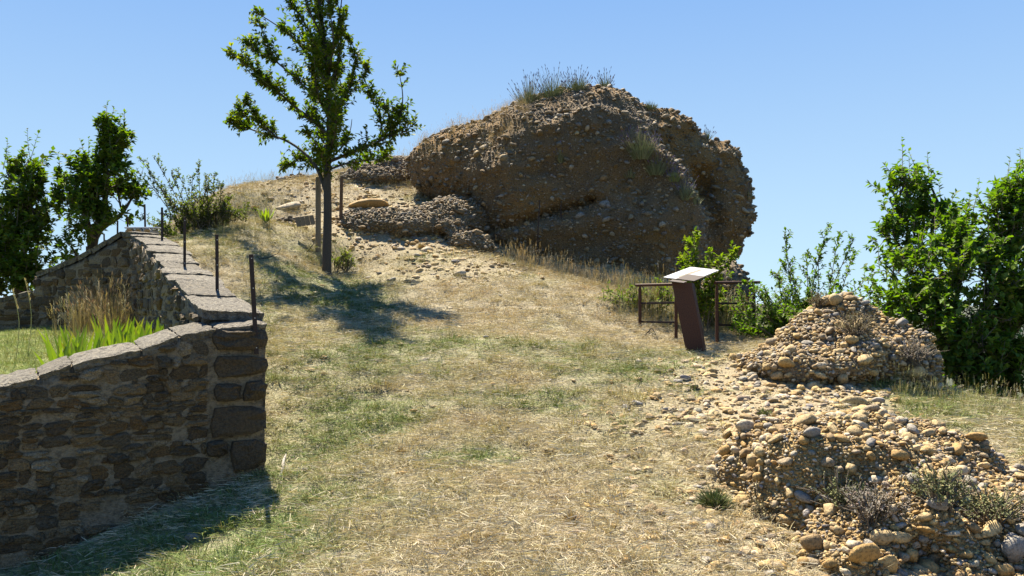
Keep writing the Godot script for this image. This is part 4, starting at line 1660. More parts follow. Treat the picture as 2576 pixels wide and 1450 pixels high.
func thyme(label: String, p: Vector3, r: float, h: float, a: Color, b: Color) -> void:
	# a low woody cushion: many fine twigs with tiny leaves
	var o := thing("thyme_bush", label, "shrub", p)
	var lv := Geo.new()
	var wood := Geo.new()
	for k in int(900.0 * r):
		var v := Vector3(rng.randfn() * 0.5, absf(rng.randfn()) * 0.45 + 0.2, rng.randfn() * 0.5)
		var e := p + v * Vector3(r, h, r) * 1.2
		var m := p.lerp(e, 0.55) + Vector3(R(-0.02, 0.02), R(-0.01, 0.03), R(-0.02, 0.02))
		if k % 3 == 0:
			wood.tube([p + Vector3(R(-0.3, 0.3) * r, -0.05, R(-0.3, 0.3) * r), m, e], [0.004, 0.003, 0.0015], Color.WHITE, 3)
		sprig(lv, wood if k % 4 == 0 else null, m, (e - m + Vector3(R(-0.03, 0.03), 0.03, R(-0.03, 0.03))).normalized(), R(0.04, 0.09), 12, 0.016, a, b)
	finish_plant(o, lv, wood, mat.needle, mat.twig, "foliage", "stems")


func iris_clump() -> void:
	seed_at(30)
	var o := thing("iris_clump", "bright yellow green iris leaves growing behind the front wall", "iris plants", at(280, 880, 7.1) * Vector3(1, 0, 1) + Vector3(0, 1.1, 0))
	var y0 := o.position
	for k in 130:
		var t := rng.randf()
		var x := lerpf(130, 420, t)
		var d := lerpf(6.35, 6.95, t) + R(0.0, 0.9)
		var p := at(x, 880, d)
		p.y = lawn_y(p.x, p.z) - 0.02
		var h := R(0.25, 0.46) * (0.85 + 0.2 * sin(t * PI))
		var lean := Vector3(R(-0.32, 0.42), 1.0, R(-0.3, 0.2)).normalized()
		var face := Vector3(R(-0.5, 0.5), 0, 1).normalized()
		var side := lean.cross(face).normalized()
		var w := R(0.014, 0.022)
		var c := mixc(Color(0.26, 0.31, 0.038), Color(0.11, 0.165, 0.03), pow(rng.randf(), 1.5))
		var g := Geo.new()
		var nn := side.cross(lean)
		var last := []
		for s in 5:
			var f := s / 4.0
			var q := lean * (h * f) + nn * (0.05 * f * f) + Vector3(lean.x * 0.1 * f * f, 0, 0)
			if s == 4 and k % 3 == 0:
				c = Color(0.3, 0.2, 0.08)
			var ww: float = w * [0.75, 1.0, 0.95, 0.65, 0.03][s]
			var now := [g.vert(q - side * ww, (nn - side * 0.3).normalized(), c), g.vert(q + nn * 0.003, nn, c * 1.1), g.vert(q + side * ww, (nn + side * 0.3).normalized(), c)]
			if last:
				for e in 2:
					g.i.append_array(PackedInt32Array([last[e], now[e], last[e + 1], last[e + 1], now[e], now[e + 1]]))
			last = now
		part("leaf", g.mesh(), mat.iris, o, Transform3D(Basis(), p - y0))


func rosette() -> void:
	var p := ground_hit(668, 566)
	var o := thing("rosette_plant", "light green upright rosette of broad leaves on the dark rock step", "plant", p)
	for k in 16:
		var an := k * 2.4
		var d := Vector3(cos(an) * 0.55, R(0.7, 1.2), sin(an) * 0.55).normalized()
		var side := d.cross(Vector3(cos(an), 0, sin(an))).normalized()
		var g := Geo.new()
		g.leaf(Vector3(0, 0.02, 0), d, side, R(0.2, 0.36), 0.07, leaf_col(Color(0.26, 0.3, 0.1), Color(0.2, 0.24, 0.08)))
		part("leaf", g.mesh(), mat.leaf, o)


func tuft_mesh(n: int, r: float, h_lo: float, h_hi: float, w: float, lie: float) -> ArrayMesh:
	var g := Geo.new()
	for k in n:
		var an := R(0, TAU)
		var q := sqrt(rng.randf()) * r
		var s := Vector3(cos(an) * q, -0.005, sin(an) * q)
		var a2 := R(0, TAU)
		var d := Vector3(cos(a2) * R(0.1, lie), maxf(0.22, 1.0 - lie * 0.45), sin(a2) * R(0.1, lie)).normalized()
		var kk := R(0.7, 1.15)
		g.blade(s, d, Vector3(cos(a2) * R(0.2, 0.9), R(-0.6, 0.0), sin(a2) * R(0.2, 0.9)), R(h_lo, h_hi), w * R(0.7, 1.2), Color(kk, kk * R(0.96, 1.03), kk * R(0.85, 1.05)))
	return g.mesh()


func straw_mesh(n: int, r: float, l: float, w: float) -> ArrayMesh:
	# stalks lying about
	var g := Geo.new()
	for k in n:
		var a2 := R(0, TAU)
		var p := Vector3(R(-r, r), R(0.004, 0.035), R(-r, r))
		var d := Vector3(cos(a2), R(-0.12, 0.22), sin(a2)).normalized()
		var kk := R(0.85, 1.25)
		g.blade(p, d, Vector3(R(-0.5, 0.5), R(-0.25, 0.1), R(-0.5, 0.5)), l * R(0.5, 1.3), w, Color(kk, kk, kk))
	return g.mesh()


func seed_grass_mesh(n: int, r: float, h: float) -> ArrayMesh:
	var g := Geo.new()
	for k in n:
		var s := Vector3(R(-r, r), -0.02, R(-r, r))
		var a2 := R(0, TAU)
		var out := Vector3(cos(a2), 0, sin(a2))
		var l := h * R(0.6, 1.1)
		var lean := R(0.05, 0.4)
		var d := (Vector3.UP + out * lean).normalized()
		var e := s + d * l
		var kk := R(0.8, 1.15)
		var c := Color(kk, kk, kk * 0.95)
		g.blade(s, d, out * lean, l, 0.0028, c)
		var tip := s + d * (l * 0.55) + (d + out * lean).normalized() * (l * 0.45)
		var td := (d + out * (lean + 0.5)).normalized()
		for q in 5:
			g.blade(tip - d * (0.02 * q), (td + Vector3(R(-0.5, 0.5), 0.2, R(-0.5, 0.5))).normalized(), out, 0.045, 0.005, c * 1.15)
	for k in n * 2:
		var a2 := R(0, TAU)
		g.blade(Vector3(R(-r, r), -0.02, R(-r, r)), Vector3(cos(a2) * 0.5, 1.0, sin(a2) * 0.5).normalized(), Vector3(cos(a2), -0.5, sin(a2)), h * R(0.25, 0.55), 0.004, Color(0.9, 0.92, 0.75))
	return g.mesh()


func build_grass() -> void:
	seed_at(40)
	var o := thing("dry_grass", "short sunburnt grass and strewn straw covering the whole slope", "grass", Vector3.ZERO, "", "stuff")
	var meshes := []
	var where := []
	var cols := []
	for k in 4:
		meshes.append(tuft_mesh(14, 0.07, 0.03, 0.075, 0.0032, 1.7))
	for k in 3:
		meshes.append(straw_mesh(12, 0.08, 0.07, 0.0023))
	for k in 2:
		meshes.append(tuft_mesh(20, 0.055, 0.04, 0.1, 0.0028, 1.1))
	for k in meshes.size():
		where.append([])
		cols.append(PackedColorArray())
	var straw := Color(0.431, 0.385, 0.262)
	var tan_ := Color(0.395, 0.321, 0.193)
	var olive := Color(0.224, 0.263, 0.101)
	var grn := Color(0.085, 0.145, 0.032)
	var made := 0
	var tries := 0
	while made < 98000 and tries < 400000:
		tries += 1
		var d := 3.2 + 24.0 * pow(rng.randf(), 1.22)
		var x := R(-0.7, 0.86) * d
		if x > BX1 or x < -12.0:
			continue
		if in_garden(x, -d):
			continue
		var s := scree(x, -d)
		if rng.randf() < s * 1.5 or s > 0.72:
			continue
		var bare := n_mid.get_noise_2d(x * 1.1 + 90.0, -d * 1.1)
		if bare > 0.28 and rng.randf() < 0.6:
			continue
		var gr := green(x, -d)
		var clump := n_fine.get_noise_2d(x * 1.3 + 20.0, -d * 1.3)
		var kind := rng.randi() % 4
		var y := ground_y(x, -d)
		var size := (1.0 + 0.028 * d) * R(0.7, 1.25) * (1.0 + 1.1 * maxf(clump, 0.0))
		var c := mixc(straw, tan_, 0.35 + 1.1 * n_mid.get_noise_2d(x * 0.9 - 30.0, -d * 0.9) + R(-0.2, 0.2))
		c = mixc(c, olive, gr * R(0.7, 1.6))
		if rng.randf() < 0.34:
			kind = 4 + rng.randi() % 3
			c = mixc(straw, Color(0.46, 0.42, 0.3), rng.randf())
		elif clump > 0.1 and rng.randf() < 0.5:
			kind = 7 + rng.randi() % 2
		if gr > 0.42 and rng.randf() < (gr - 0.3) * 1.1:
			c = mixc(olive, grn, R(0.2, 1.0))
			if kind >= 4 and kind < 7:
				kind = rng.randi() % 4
		c = tint(c, 0.2)
		where[kind].append(Transform3D(Basis.from_euler(Vector3(R(-0.1, 0.1), R(0, TAU), R(-0.1, 0.1))).scaled(Vector3.ONE * size), Vector3(x, y, -d)))
		cols[kind].append(c)
		made += 1
	for k in meshes.size():
		swarm("tuft", meshes[k], mat.straw, o, where[k], cols[k])
	# the garden lawn
	seed_at(41)
	o = thing("lawn_grass", "short green grass on the garden terrace inside the wall", "grass", Vector3.ZERO, "", "stuff")
	for k in meshes.size():
		where[k] = []
		cols[k] = PackedColorArray()
	for k in 14000:
		var d := R(6.4, 13.3)
		var x := R(-0.72, -0.3) * d
		if not in_garden(x, -d):
			continue
		var kind := rng.randi() % 4 if rng.randf() < 0.8 else 7
		where[kind].append(Transform3D(Basis(Vector3.UP, R(0, TAU)).scaled(Vector3.ONE * R(0.8, 1.5)), Vector3(x, lawn_y(x, -d), -d)))
		cols[kind].append(tint(mixc(Color(0.16, 0.25, 0.06), Color(0.34, 0.33, 0.16), pow(rng.randf(), 1.6)), 0.2))
	for k in meshes.size():
		swarm("tuft", meshes[k], mat.straw, o, where[k], cols[k])
	# tall grass in seed
	seed_at(42)
	o = thing("tall_dry_grass", "tall pale grass in seed at the boulder's foot, behind the rails and on the crest", "grass", Vector3.ZERO, "", "stuff")
	var tall := [seed_grass_mesh(7, 0.1, 0.42), seed_grass_mesh(6, 0.12, 0.55), seed_grass_mesh(8, 0.09, 0.34)]
	var w2 := [[], [], []]
	var c2 := [PackedColorArray(), PackedColorArray(), PackedColorArray()]
	var put := func(p: Vector3, size: float, c: Color):
		var k := rng.randi() % 3
		w2[k].append(Transform3D(Basis(Vector3.UP, R(0, TAU)).scaled(Vector3.ONE * size), p))
		c2[k].append(tint(c, 0.2))
	var pale := Color(0.33, 0.275, 0.165)
	for k in 260:
		# along the foot of the boulder
		var t := rng.randf()
		var p := ground_hit(lerpf(1270, 1600, t) + R(-20, 20), lerpf(660, 742, t) + R(-14, 8))
		put.call(p, R(0.5, 1.0), pale)
	for k in 260:
		var d := R(12.4, 14.8)
		var x := R(1560, 1960)
		var p := at(x, 800, d)
		p.y = ground_y(p.x, p.z)
		put.call(p, R(0.8, 1.5) * (0.7 if x < 1620 else 1.0), mixc(pale, Color(0.2, 0.22, 0.08), R(0.0, 0.9)))
	for k in 700:
		# the crest left of the tree
		var d := R(18.0, 24.0)
		var p := at(R(540, 1040), 480, d)
		p.y = ground_y(p.x, p.z)
		if scree(p.x, p.z) > 0.3:
			continue
		put.call(p, R(0.35, 0.8), mixc(pale, Color(0.3, 0.29, 0.12), rng.randf() * 0.6))
	for k in 150:
		var p := ground_hit(R(545, 680), R(500, 620))
		put.call(p, R(0.3, 0.7), mixc(pale, Color(0.22, 0.25, 0.08), rng.randf()))
	for k in 160:
		var d := R(7.6, 9.4)
		var p := at(R(2250, 2600), 1000, d)
		p.y = ground_y(p.x, p.z)
		put.call(p, R(0.25, 0.6), mixc(pale, Color(0.2, 0.24, 0.07), rng.randf()))
	for k in 90:
		var p := ground_hit(R(740, 900), R(600, 700))
		put.call(p, R(0.3, 0.6), mixc(pale, Color(0.2, 0.24, 0.07), rng.randf()))
	for k in 70:
		var p := at(R(150, 400), 800, R(10.5, 12.2))
		p.y = lawn_y(p.x, p.z)
		put.call(p, R(0.8, 1.5), mixc(pale, Color(0.2, 0.2, 0.08), rng.randf() * 0.7))
	# grass on top of the boulder
	for k in 40000:
		var j := rng.randi() % rock_g.v.size()
		if rock_g.n[j].y > 0.5 and rock_g.v[j].x < 0.4 and w2[0].size() + w2[1].size() + w2[2].size() < 4600 and rng.randf() < 0.16:
			put.call(rock_g.v[j], R(0.25, 0.75), mixc(pale, Color(0.5, 0.4, 0.25), rng.randf()))
	for k in 3:
		swarm("seed_grass", tall[k], mat.straw, o, w2[k], c2[k])


func on_rock(g: Geo, x: float, y: float) -> Vector3:
	# the point of a rock that the photo shows at X, Y
	var dir := (at(x, y, 1.0) - EYE).normalized()
	var best := 1e9
	for k in g.v.size():
		if g.n[k].dot(dir) < 0.05:
			var q := g.v[k] - EYE
			var t := q.dot(dir)
			var off := (q - dir * t).length()
			var s := t + off * 60.0
			if s < best:
				best = s
				at_rock = g.v[k]
	return at_rock


var at_rock := Vector3.ZERO


func build_bushes() -> void:
	seed_at(50)
	var lav_a := Color(0.13, 0.15, 0.07)
	var lav_b := Color(0.2, 0.21, 0.12)
	var violet := Color(0.11, 0.085, 0.16, 1.0)
	for q in [
		[1335, 262, 0.42, 0.72, 420, "large grey green lavender at the left end of the row on the boulder's top"],
		[1392, 240, 0.36, 0.72, 360, "lavender bush with violet spikes second in the row on the boulder's top"],
		[1452, 228, 0.32, 0.5, 320, "dense lavender bush beside the bare rock of the boulder's top"],
		[1520, 222, 0.2, 0.42, 200, "single lavender bush right of the boulder's highest point"],
		[1640, 264, 0.32, 0.26, 260, "low green cushion plant on the boulder's right shoulder"],
		[1778, 342, 0.16, 0.3, 110, "small lavender tuft on the edge of the boulder's sloping right shoulder"],
		[1880, 492, 0.1, 0.28, 60, "little tuft sticking out of the boulder's far right side"],
		[1618, 390, 0.4, 0.62, 420, "grey green bush on the ledge in the middle of the boulder's face"],
		[1652, 425, 0.34, 0.5, 320, "grey bush lower on the boulder's ledge, next to the larger bush"],
		[1696, 445, 0.24, 0.3, 200, "bright green cushion on the boulder's ledge below the grey bushes"],
		[1716, 495, 0.18, 0.45, 160, "green tuft with violet flowers beside the boulder's dark hollow"],
		[1410, 400, 0.15, 0.36, 90, "sparse green tuft in the middle of the boulder's shaded face"],
		[1588, 445, 0.22, 0.22, 120, "dark scrub in the shade of the boulder's face"],
		[1750, 510, 0.2, 0.3, 90, "dark green scrub inside the boulder's hollow"]]:
		var p := on_rock(rock_g, q[0], q[1])
		var fl := violet if q[3] > 0.27 and q[1] < 500 else Color(0, 0, 0, 0)
		spiky("lavender_bush" if fl.a > 0 else "cushion_shrub", q[5], "lavender" if fl.a > 0 else "shrub", p - Vector3(0, q[3] * 0.22, 0), q[2], q[3] * 1.2, q[4], 0.01, lav_a if q[0] != 1696 else Color(0.2, 0.25, 0.06), lav_b, fl, 0.72)
	var thy_a := Color(0.17, 0.13, 0.08)
	var thy_b := Color(0.22, 0.2, 0.11)
	for q in [
		[2150, 840, 0.2, 0.2, "brown thyme bush in the middle of the cone shaped outcrop", 1, 0],
		[2060, 772, 0.1, 0.1, "small pale brown thyme cushion near the top left of the cone shaped outcrop", 1, 0],
		[2290, 905, 0.22, 0.18, "grey leafless shrub low on the right side of the cone shaped outcrop", 1, 1],
		[2370, 1268, 0.14, 0.14, "dark green thyme bush on the upper right of the cobble outcrop", 0, 2],
		[2500, 1310, 0.15, 0.13, "olive thyme bush at the right edge of the cobble outcrop", 0, 2],
		[2200, 1310, 0.15, 0.13, "dry grey thyme bush over the outcrop's dark hollow", 0, 1],
		[2130, 1290, 0.12, 0.13, "green thyme bush left of the dry grey one over the hollow", 0, 2],
		[1935, 1330, 0.11, 0.15, "reddish brown thyme bush at the outcrop's left foot", 0, 0]]:
		var p := on_rock(cone_g if q[5] == 1 else mound_g, q[0], q[1])
		var a: Color = [thy_a, Color(0.15, 0.135, 0.115), Color(0.1, 0.115, 0.05)][q[6]]
		var b: Color = [thy_b, Color(0.21, 0.19, 0.16), Color(0.16, 0.165, 0.08)][q[6]]
		thyme(q[4], p, q[2] * 1.1, q[3] * 1.15, a, b)
	# on the ground
	spiky("juniper_bush", "grey green prickly bush on the ground left of the cobble outcrop", "shrub", ground_hit(1795, 1275), 0.19, 0.17, 900, 0.006, Color(0.1, 0.13, 0.045), Color(0.17, 0.18, 0.08), Color(0, 0, 0, 0), 0.35)
	for q in [
		[1438, 1316, 0.12, 0.12, "large brown tussock with a dark centre in the lower middle of the lawn"],
		[1382, 1140, 0.09, 0.09, "dry tan tussock left of the flat white stone"],
		[1360, 1192, 0.12, 0.06, "low spread tussock below the flat white stone"],
		[1690, 1055, 0.14, 0.08, "olive tussock at the edge of the cobbles below the pedestal"],
		[1920, 1040, 0.14, 0.09, "wide grey green tussock among the pale cobbles between the outcrops"],
		[1905, 1110, 0.09, 0.15, "straw tussock among the cobbles above the nearest outcrop"],
		[1945, 1058, 0.07, 0.14, "upright straw tussock right of the wide grey green tussock"],
		[1830, 1090, 0.08, 0.13, "straw tussock left in the pale cobbles"],
		[1720, 1345, 0.05, 0.1, "small upright green tussock right of the large tan cobble"],
		[1010, 1140, 0.07, 0.1, "green tuft among straw at the middle of the lawn's left half"],
		[1318, 1018, 0.05, 0.06, "small fresh green weed in the middle of the lawn"],
		[1620, 930, 0.16, 0.07, "dark green grass patch in front of the leaning pedestal"],
		[990, 1278, 0.09, 0.08, "leafy green weed on the grass in front of the wall pillar"],
		[835, 1090, 0.08, 0.08, "dark green weed in the grass right of the wall pillar"],
		[1060, 625, 0.14, 0.2, "shaggy tussock at the foot of the cobble ledge"],
		[1000, 598, 0.14, 0.16, "shaggy tussock hanging over the left part of the cobble ledge"],
		[640, 525, 0.22, 0.13, "round brown grass cushion on the bare slope left of the rosette"],
		[690, 560, 0.18, 0.12, "brown grass cushion right above the dark rock step"]]:
		var dry: bool = q[4].contains("brown") or q[4].contains("straw") or q[4].contains("tan ") or q[4].contains("shaggy") or q[4].contains("low spread")
		spiky("grass_tussock", q[4], "grass", ground_hit(q[0], q[1]), q[2], q[3], 170, 0.0045 if q[1] > 700 else 0.008, Color(0.42, 0.31, 0.15) if dry else Color(0.11, 0.16, 0.035), Color(0.34, 0.24, 0.11) if dry else Color(0.2, 0.21, 0.07), Color(0, 0, 0, 0), 0.5)
	# dry stalks in the garden
	for q in [[290, 760, 11.0, "dry brown seed plant standing against the climbing wall"], [205, 770, 11.6, "dry reddish plant in front of the dark garden wall"], [255, 700, 11.9, "grey lavender growing high against the dark garden wall"]]:
		var p := at(q[0], q[1], q[2])
		p.y = lawn_y(p.x, p.z)
		spiky("dry_plant", q[3], "plant", p, 0.2, 0.62 if q[0] != 255 else 0.9, 260, 0.005, Color(0.3, 0.2, 0.1), Color(0.24, 0.2, 0.11), Color(0.34, 0.22, 0.11, 1.0), 0.75)
	for q in [[70, 830, 8.4, 62, 705, "tall arching grass stem with a pale seed head left of the iris"], [40, 850, 8.2, 30, 730, "thin grass stem bent over its tip at the far left of the garden"]]:
		var p := at(q[0], q[1], q[2])
		p.y = lawn_y(p.x, p.z)
		var e := at(q[3], q[4], q[2])
		var o := thing("tall_grass_plant", q[5], "grass", p)
		var g := Geo.new()
		g.tube(curve_pts([Vector3.ZERO, (e - p) * 0.55 + Vector3(0.05, 0.0, 0), e - p]), taper(9, 0.004, 0.002), Color(0.4, 0.38, 0.16), 4)
		part("stalk", g.mesh(), mat.straw, o)
		g = Geo.new()
		for k in 40:
			var t := k / 40.0
			var c := (e - p).lerp((e - p) * 0.72 + Vector3(0.045, 0.0, 0), t)
			g.blade(c, Vector3(R(-0.5, 0.5), 1.0, R(-0.5, 0.5)).normalized(), Vector3(R(-1, 1), 0, R(-1, 1)), 0.035, 0.006, tint(Color(0.52, 0.45, 0.24), 0.2))
		part("seed_head", g.mesh(), mat.straw, o)


func build_trees() -> void:
	main_tree()
	seed_at(60)
	var a := Color(0.085, 0.14, 0.024)
	var b := Color(0.14, 0.195, 0.034)
	lobe_tree("leafy_tree", "tall dark green tree with a narrow pointed top and forked trunk above the garden wall", Vector3(-7.7, 1.8, -15.6),
		[[[232, 600, 15.6], [262, 520, 15.6], [268, 420, 15.6], [275, 330, 15.6]], [[225, 590, 15.6], [200, 500, 15.4], [190, 440, 15.4]], [[240, 600, 15.6], [300, 545, 15.8], [330, 500, 15.8]]],
		[[272, 345, 15.6, 0.2, 0.35, 0.22], [285, 390, 15.7, 0.26, 0.35, 0.3], [268, 430, 15.5, 0.36, 0.42, 0.4], [250, 480, 15.5, 0.55, 0.42, 0.6], [305, 350, 15.8, 0.13, 0.28, 0.15], [215, 445, 15.4, 0.3, 0.4, 0.3], [165, 470, 15.4, 0.2, 0.4, 0.3],
		[200, 520, 15.3, 0.5, 0.42, 0.5], [295, 490, 15.8, 0.36, 0.42, 0.5], [340, 495, 15.8, 0.2, 0.2, 0.3], [200, 565, 15.0, 0.4, 0.32, 0.5], [260, 545, 15.6, 0.4, 0.24, 0.5], [182, 635, 14.8, 0.3, 0.26, 0.4], [272, 390, 15.6, 0.22, 0.4, 0.25]], 46.0, 0.1, a, b)
	seed_at(61)
	lobe_tree("leafy_tree", "bushy tree with several upright shoots at the far left above the low wall", Vector3(-8.7, 1.2, -15.4),
		[[[40, 640, 15.2], [55, 520, 15.2], [62, 440, 15.2]], [[60, 640, 15.2], [100, 540, 15.2]], [[20, 640, 15.2], [0, 520, 15.2]]],
		[[20, 450, 15.2, 0.24, 0.35, 0.3], [70, 430, 15.2, 0.2, 0.36, 0.3], [84, 470, 15.1, 0.22, 0.3, 0.3], [60, 510, 15.0, 0.5, 0.4, 0.5], [-10, 520, 15.2, 0.4, 0.5, 0.5], [72, 570, 15.0, 0.42, 0.4, 0.5], [40, 600, 14.8, 0.55, 0.4, 0.5],
		[-20, 640, 14.8, 0.5, 0.45, 0.5], [80, 670, 14.6, 0.5, 0.35, 0.4], [30, 700, 14.5, 0.6, 0.35, 0.4], [-60, 560, 15.2, 0.4, 0.5, 0.5], [-30, 730, 14.4, 0.5, 0.3, 0.4]], 46.0, 0.1, Color(0.08, 0.125, 0.022), b)
	seed_at(62)
	# the oaks on the right
	var oa := Color(0.09, 0.16, 0.032)
	var ob := Color(0.15, 0.225, 0.045)
	lobe_tree("oak_tree", "slender oak with an open rounded head standing above its neighbours", Vector3(5.6, -0.6, -11.6),
		[[[2380, 900, 11.6], [2345, 720, 11.6], [2315, 600, 11.6], [2280, 480, 11.6]], [[2375, 760, 11.6], [2350, 640, 11.6], [2345, 560, 11.6]]],
		[[2275, 475, 11.6, 0.24, 0.22, 0.3], [2330, 495, 11.7, 0.26, 0.22, 0.3], [2260, 540, 11.5, 0.2, 0.18, 0.3], [2350, 550, 11.7, 0.22, 0.22, 0.3], [2250, 600, 11.5, 0.2, 0.16, 0.3], [2300, 590, 11.6, 0.22, 0.2, 0.3], [2270, 655, 11.5, 0.22, 0.16, 0.3], [2345, 480, 11.8, 0.14, 0.16, 0.2]], 62.0, 0.085, oa, ob, "", 0.5, 0.05)
	lobe_tree("oak_tree", "broad low oak filling the gap between the slender oak and the tallest oak", Vector3(5.6, -0.3, -10.4),
		[[[2420, 950, 10.4], [2400, 800, 10.4], [2430, 650, 10.4]], [[2440, 940, 10.3], [2480, 760, 10.3]], [[2400, 930, 10.4], [2340, 780, 10.4]]],
		[[2420, 590, 10.5, 0.3, 0.24, 0.35], [2370, 640, 10.4, 0.35, 0.26, 0.4], [2450, 640, 10.3, 0.35, 0.28, 0.4], [2320, 690, 10.3, 0.3, 0.22, 0.35], [2400, 720, 10.2, 0.45, 0.3, 0.45], [2480, 730, 10.2, 0.35, 0.3, 0.4], [2290, 760, 10.2, 0.35, 0.26, 0.35], [2370, 800, 10.0, 0.45, 0.28, 0.4],
		[2450, 820, 10.0, 0.4, 0.3, 0.4], [2330, 860, 9.9, 0.35, 0.25, 0.35], [2410, 890, 9.8, 0.4, 0.28, 0.35], [2250, 700, 10.6, 0.26, 0.2, 0.3], [2490, 920, 9.8, 0.35, 0.28, 0.35], [2400, 960, 9.9, 0.35, 0.2, 0.3]], 50.0, 0.08, oa, ob, "", 0.5, 0.055)
	lobe_tree("oak_tree", "tallest oak at the right edge with dense green foliage", Vector3(6.4, -0.4, -10.6),
		[[[2520, 950, 10.6], [2540, 750, 10.6], [2560, 600, 10.6], [2570, 480, 10.6]], [[2540, 900, 10.5], [2600, 700, 10.5]]],
		[[2560, 490, 10.6, 0.28, 0.24, 0.35], [2520, 540, 10.5, 0.26, 0.22, 0.35], [2590, 560, 10.5, 0.35, 0.3, 0.4], [2540, 610, 10.4, 0.35, 0.28, 0.4], [2590, 680, 10.3, 0.4, 0.35, 0.4], [2530, 710, 10.2, 0.35, 0.3, 0.4], [2570, 790, 10.1, 0.4, 0.32, 0.4], [2540, 870, 10.0, 0.35, 0.3, 0.35], [2600, 900, 9.9, 0.4, 0.3, 0.35], [2640, 620, 10.6, 0.4, 0.5, 0.5],
		[2550, 970, 9.8, 0.3, 0.2, 0.3]], 50.0, 0.085, oa, ob, "", 0.5, 0.06)
	seed_at(63)
	shrub("hawthorn_bush", "wild bush with thin upright shoots behind the cone shaped outcrop", Vector3(4.1, 0.75, -11.8), 70, Vector3(1.15, 0.95, 0.7), Vector3(0, 0.1, 0), 15, 0.05, oa, ob, 0.15,
		[at(2084, 566, 11.8), at(2110, 590, 11.9), at(2150, 600, 11.8), at(2145, 640, 11.9), at(2030, 640, 11.7), at(1975, 660, 11.6), at(2190, 690, 11.9), at(2060, 620, 11.8)])
	shrub("green_bush", "low spreading green bush on the slope right of the right railing", Vector3(4.3, 0.6, -12.7), 40, Vector3(0.62, 0.6, 0.6), Vector3(0, 0.0, 0), 12, 0.04, ob, Color(0.16, 0.19, 0.05), 0.1, [at(1965, 700, 12.6), at(1995, 690, 12.5)])
	shrub("green_bush", "leafy bush below the slender oak, right of the cone shaped outcrop", Vector3(4.7, 0.3, -11.3), 70, Vector3(1.0, 0.95, 0.7), Vector3(0.1, 0.1, 0), 14, 0.055, oa, ob, 0.1)
	shrub("green_bush", "rounded bush in the belt of foliage between the railing and the hawthorn shoots", ground_at(4.5, -13.4), 44, Vector3(0.85, 0.85, 0.6), Vector3.ZERO, 12, 0.05, oa, ob, 0.1)
	shrub("green_bush", "bush in the belt of foliage between the hawthorn shoots and the slender oak", ground_at(5.0, -12.6), 50, Vector3(0.9, 1.0, 0.6), Vector3(0, 0.2, 0), 12, 0.055, oa, ob, 0.1)
	shrub("sapling", "yellow green sapling growing behind the info panel", ground_at(2.75, -12.6), 6, Vector3(0.35, 0.9, 0.3), Vector3(0.1, 0.2, 0), 8, 0.075, Color(0.14, 0.2, 0.03), Color(0.2, 0.25, 0.035), 0.25,
		[at(1748, 582, 12.5), at(1740, 610, 12.5), at(1735, 645, 12.4), at(1852, 622, 12.7), at(1840, 640, 12.6), at(1790, 640, 12.6), at(1770, 660, 12.5), at(1815, 655, 12.6)])
	shrub("green_weeds", "tangle of green weeds behind the left railing", ground_at(2.05, -13.1), 22, Vector3(0.6, 0.34, 0.25), Vector3.ZERO, 8, 0.04, ob, Color(0.17, 0.19, 0.05), 0.1)
	shrub("green_weeds", "tangle of green weeds filling the right railing", ground_at(3.1, -13.0), 26, Vector3(0.55, 0.5, 0.25), Vector3.ZERO, 8, 0.04, ob, Color(0.17, 0.19, 0.05), 0.1)
	shrub("wild_bush", "wild bush with long thin shoots on the slope behind the steel posts", ground_at(-6.0, -16.2), 44, Vector3(0.85, 0.85, 0.6), Vector3(0.1, 0.0, 0), 13, 0.05, Color(0.08, 0.11, 0.03), Color(0.13, 0.16, 0.05), 0.1,
		[at(350, 395, 16.0), at(388, 398, 16.1), at(345, 430, 15.9), at(375, 440, 16.0), at(430, 440, 16.2), at(445, 430, 16.2), at(500, 408, 16.3), at(485, 440, 16.3), at(540, 440, 16.4), at(400, 470, 16.0)])
	shrub("wild_bush", "low leafy bush right behind the top of the coping flags", ground_at(-5.4, -15.0), 30, Vector3(0.7, 0.6, 0.5), Vector3(0, 0, 0), 12, 0.045, Color(0.08, 0.1, 0.035), Color(0.12, 0.13, 0.05), 0.1)
	shrub("wild_bush", "small twiggy green growth round the foot of the upright tree", ground_at(-3.0, -15.2), 9, Vector3(0.35, 0.4, 0.3), Vector3.ZERO, 7, 0.035, Color(0.13, 0.17, 0.05), Color(0.2, 0.2, 0.08), 0.2)
	shrub("green_bush", "dense undergrowth bush at the foot of the tallest oak", Vector3(6.0, 0.1, -9.6), 40, Vector3(0.8, 0.5, 0.5), Vector3.ZERO, 12, 0.05, oa, Color(0.15, 0.19, 0.05), 0.05)
	shrub("green_bush", "sunlit bush at the right edge below the tallest oak", Vector3(5.7, 0.35, -8.9), 20, Vector3(0.4, 0.3, 0.3), Vector3.ZERO, 8, 0.045, ob, Color(0.2, 0.24, 0.06), 0.05)
	shrub("green_bush", "leafy undergrowth in the shade under the broad low oak", Vector3(5.1, -0.1, -10.6), 44, Vector3(0.9, 0.6, 0.5), Vector3.ZERO, 12, 0.055, oa, ob, 0.05)


func ground_at(x: float, z: float) -> Vector3:
	return Vector3(x, ground_y(x, z), z)


# ------------------------------------------------------------------ made things

func bar(g: Geo, a: Vector3, b: Vector3, r: float, sides := 10) -> void:
	g.tube([a, b], [r, r], Color.WHITE, sides, true)


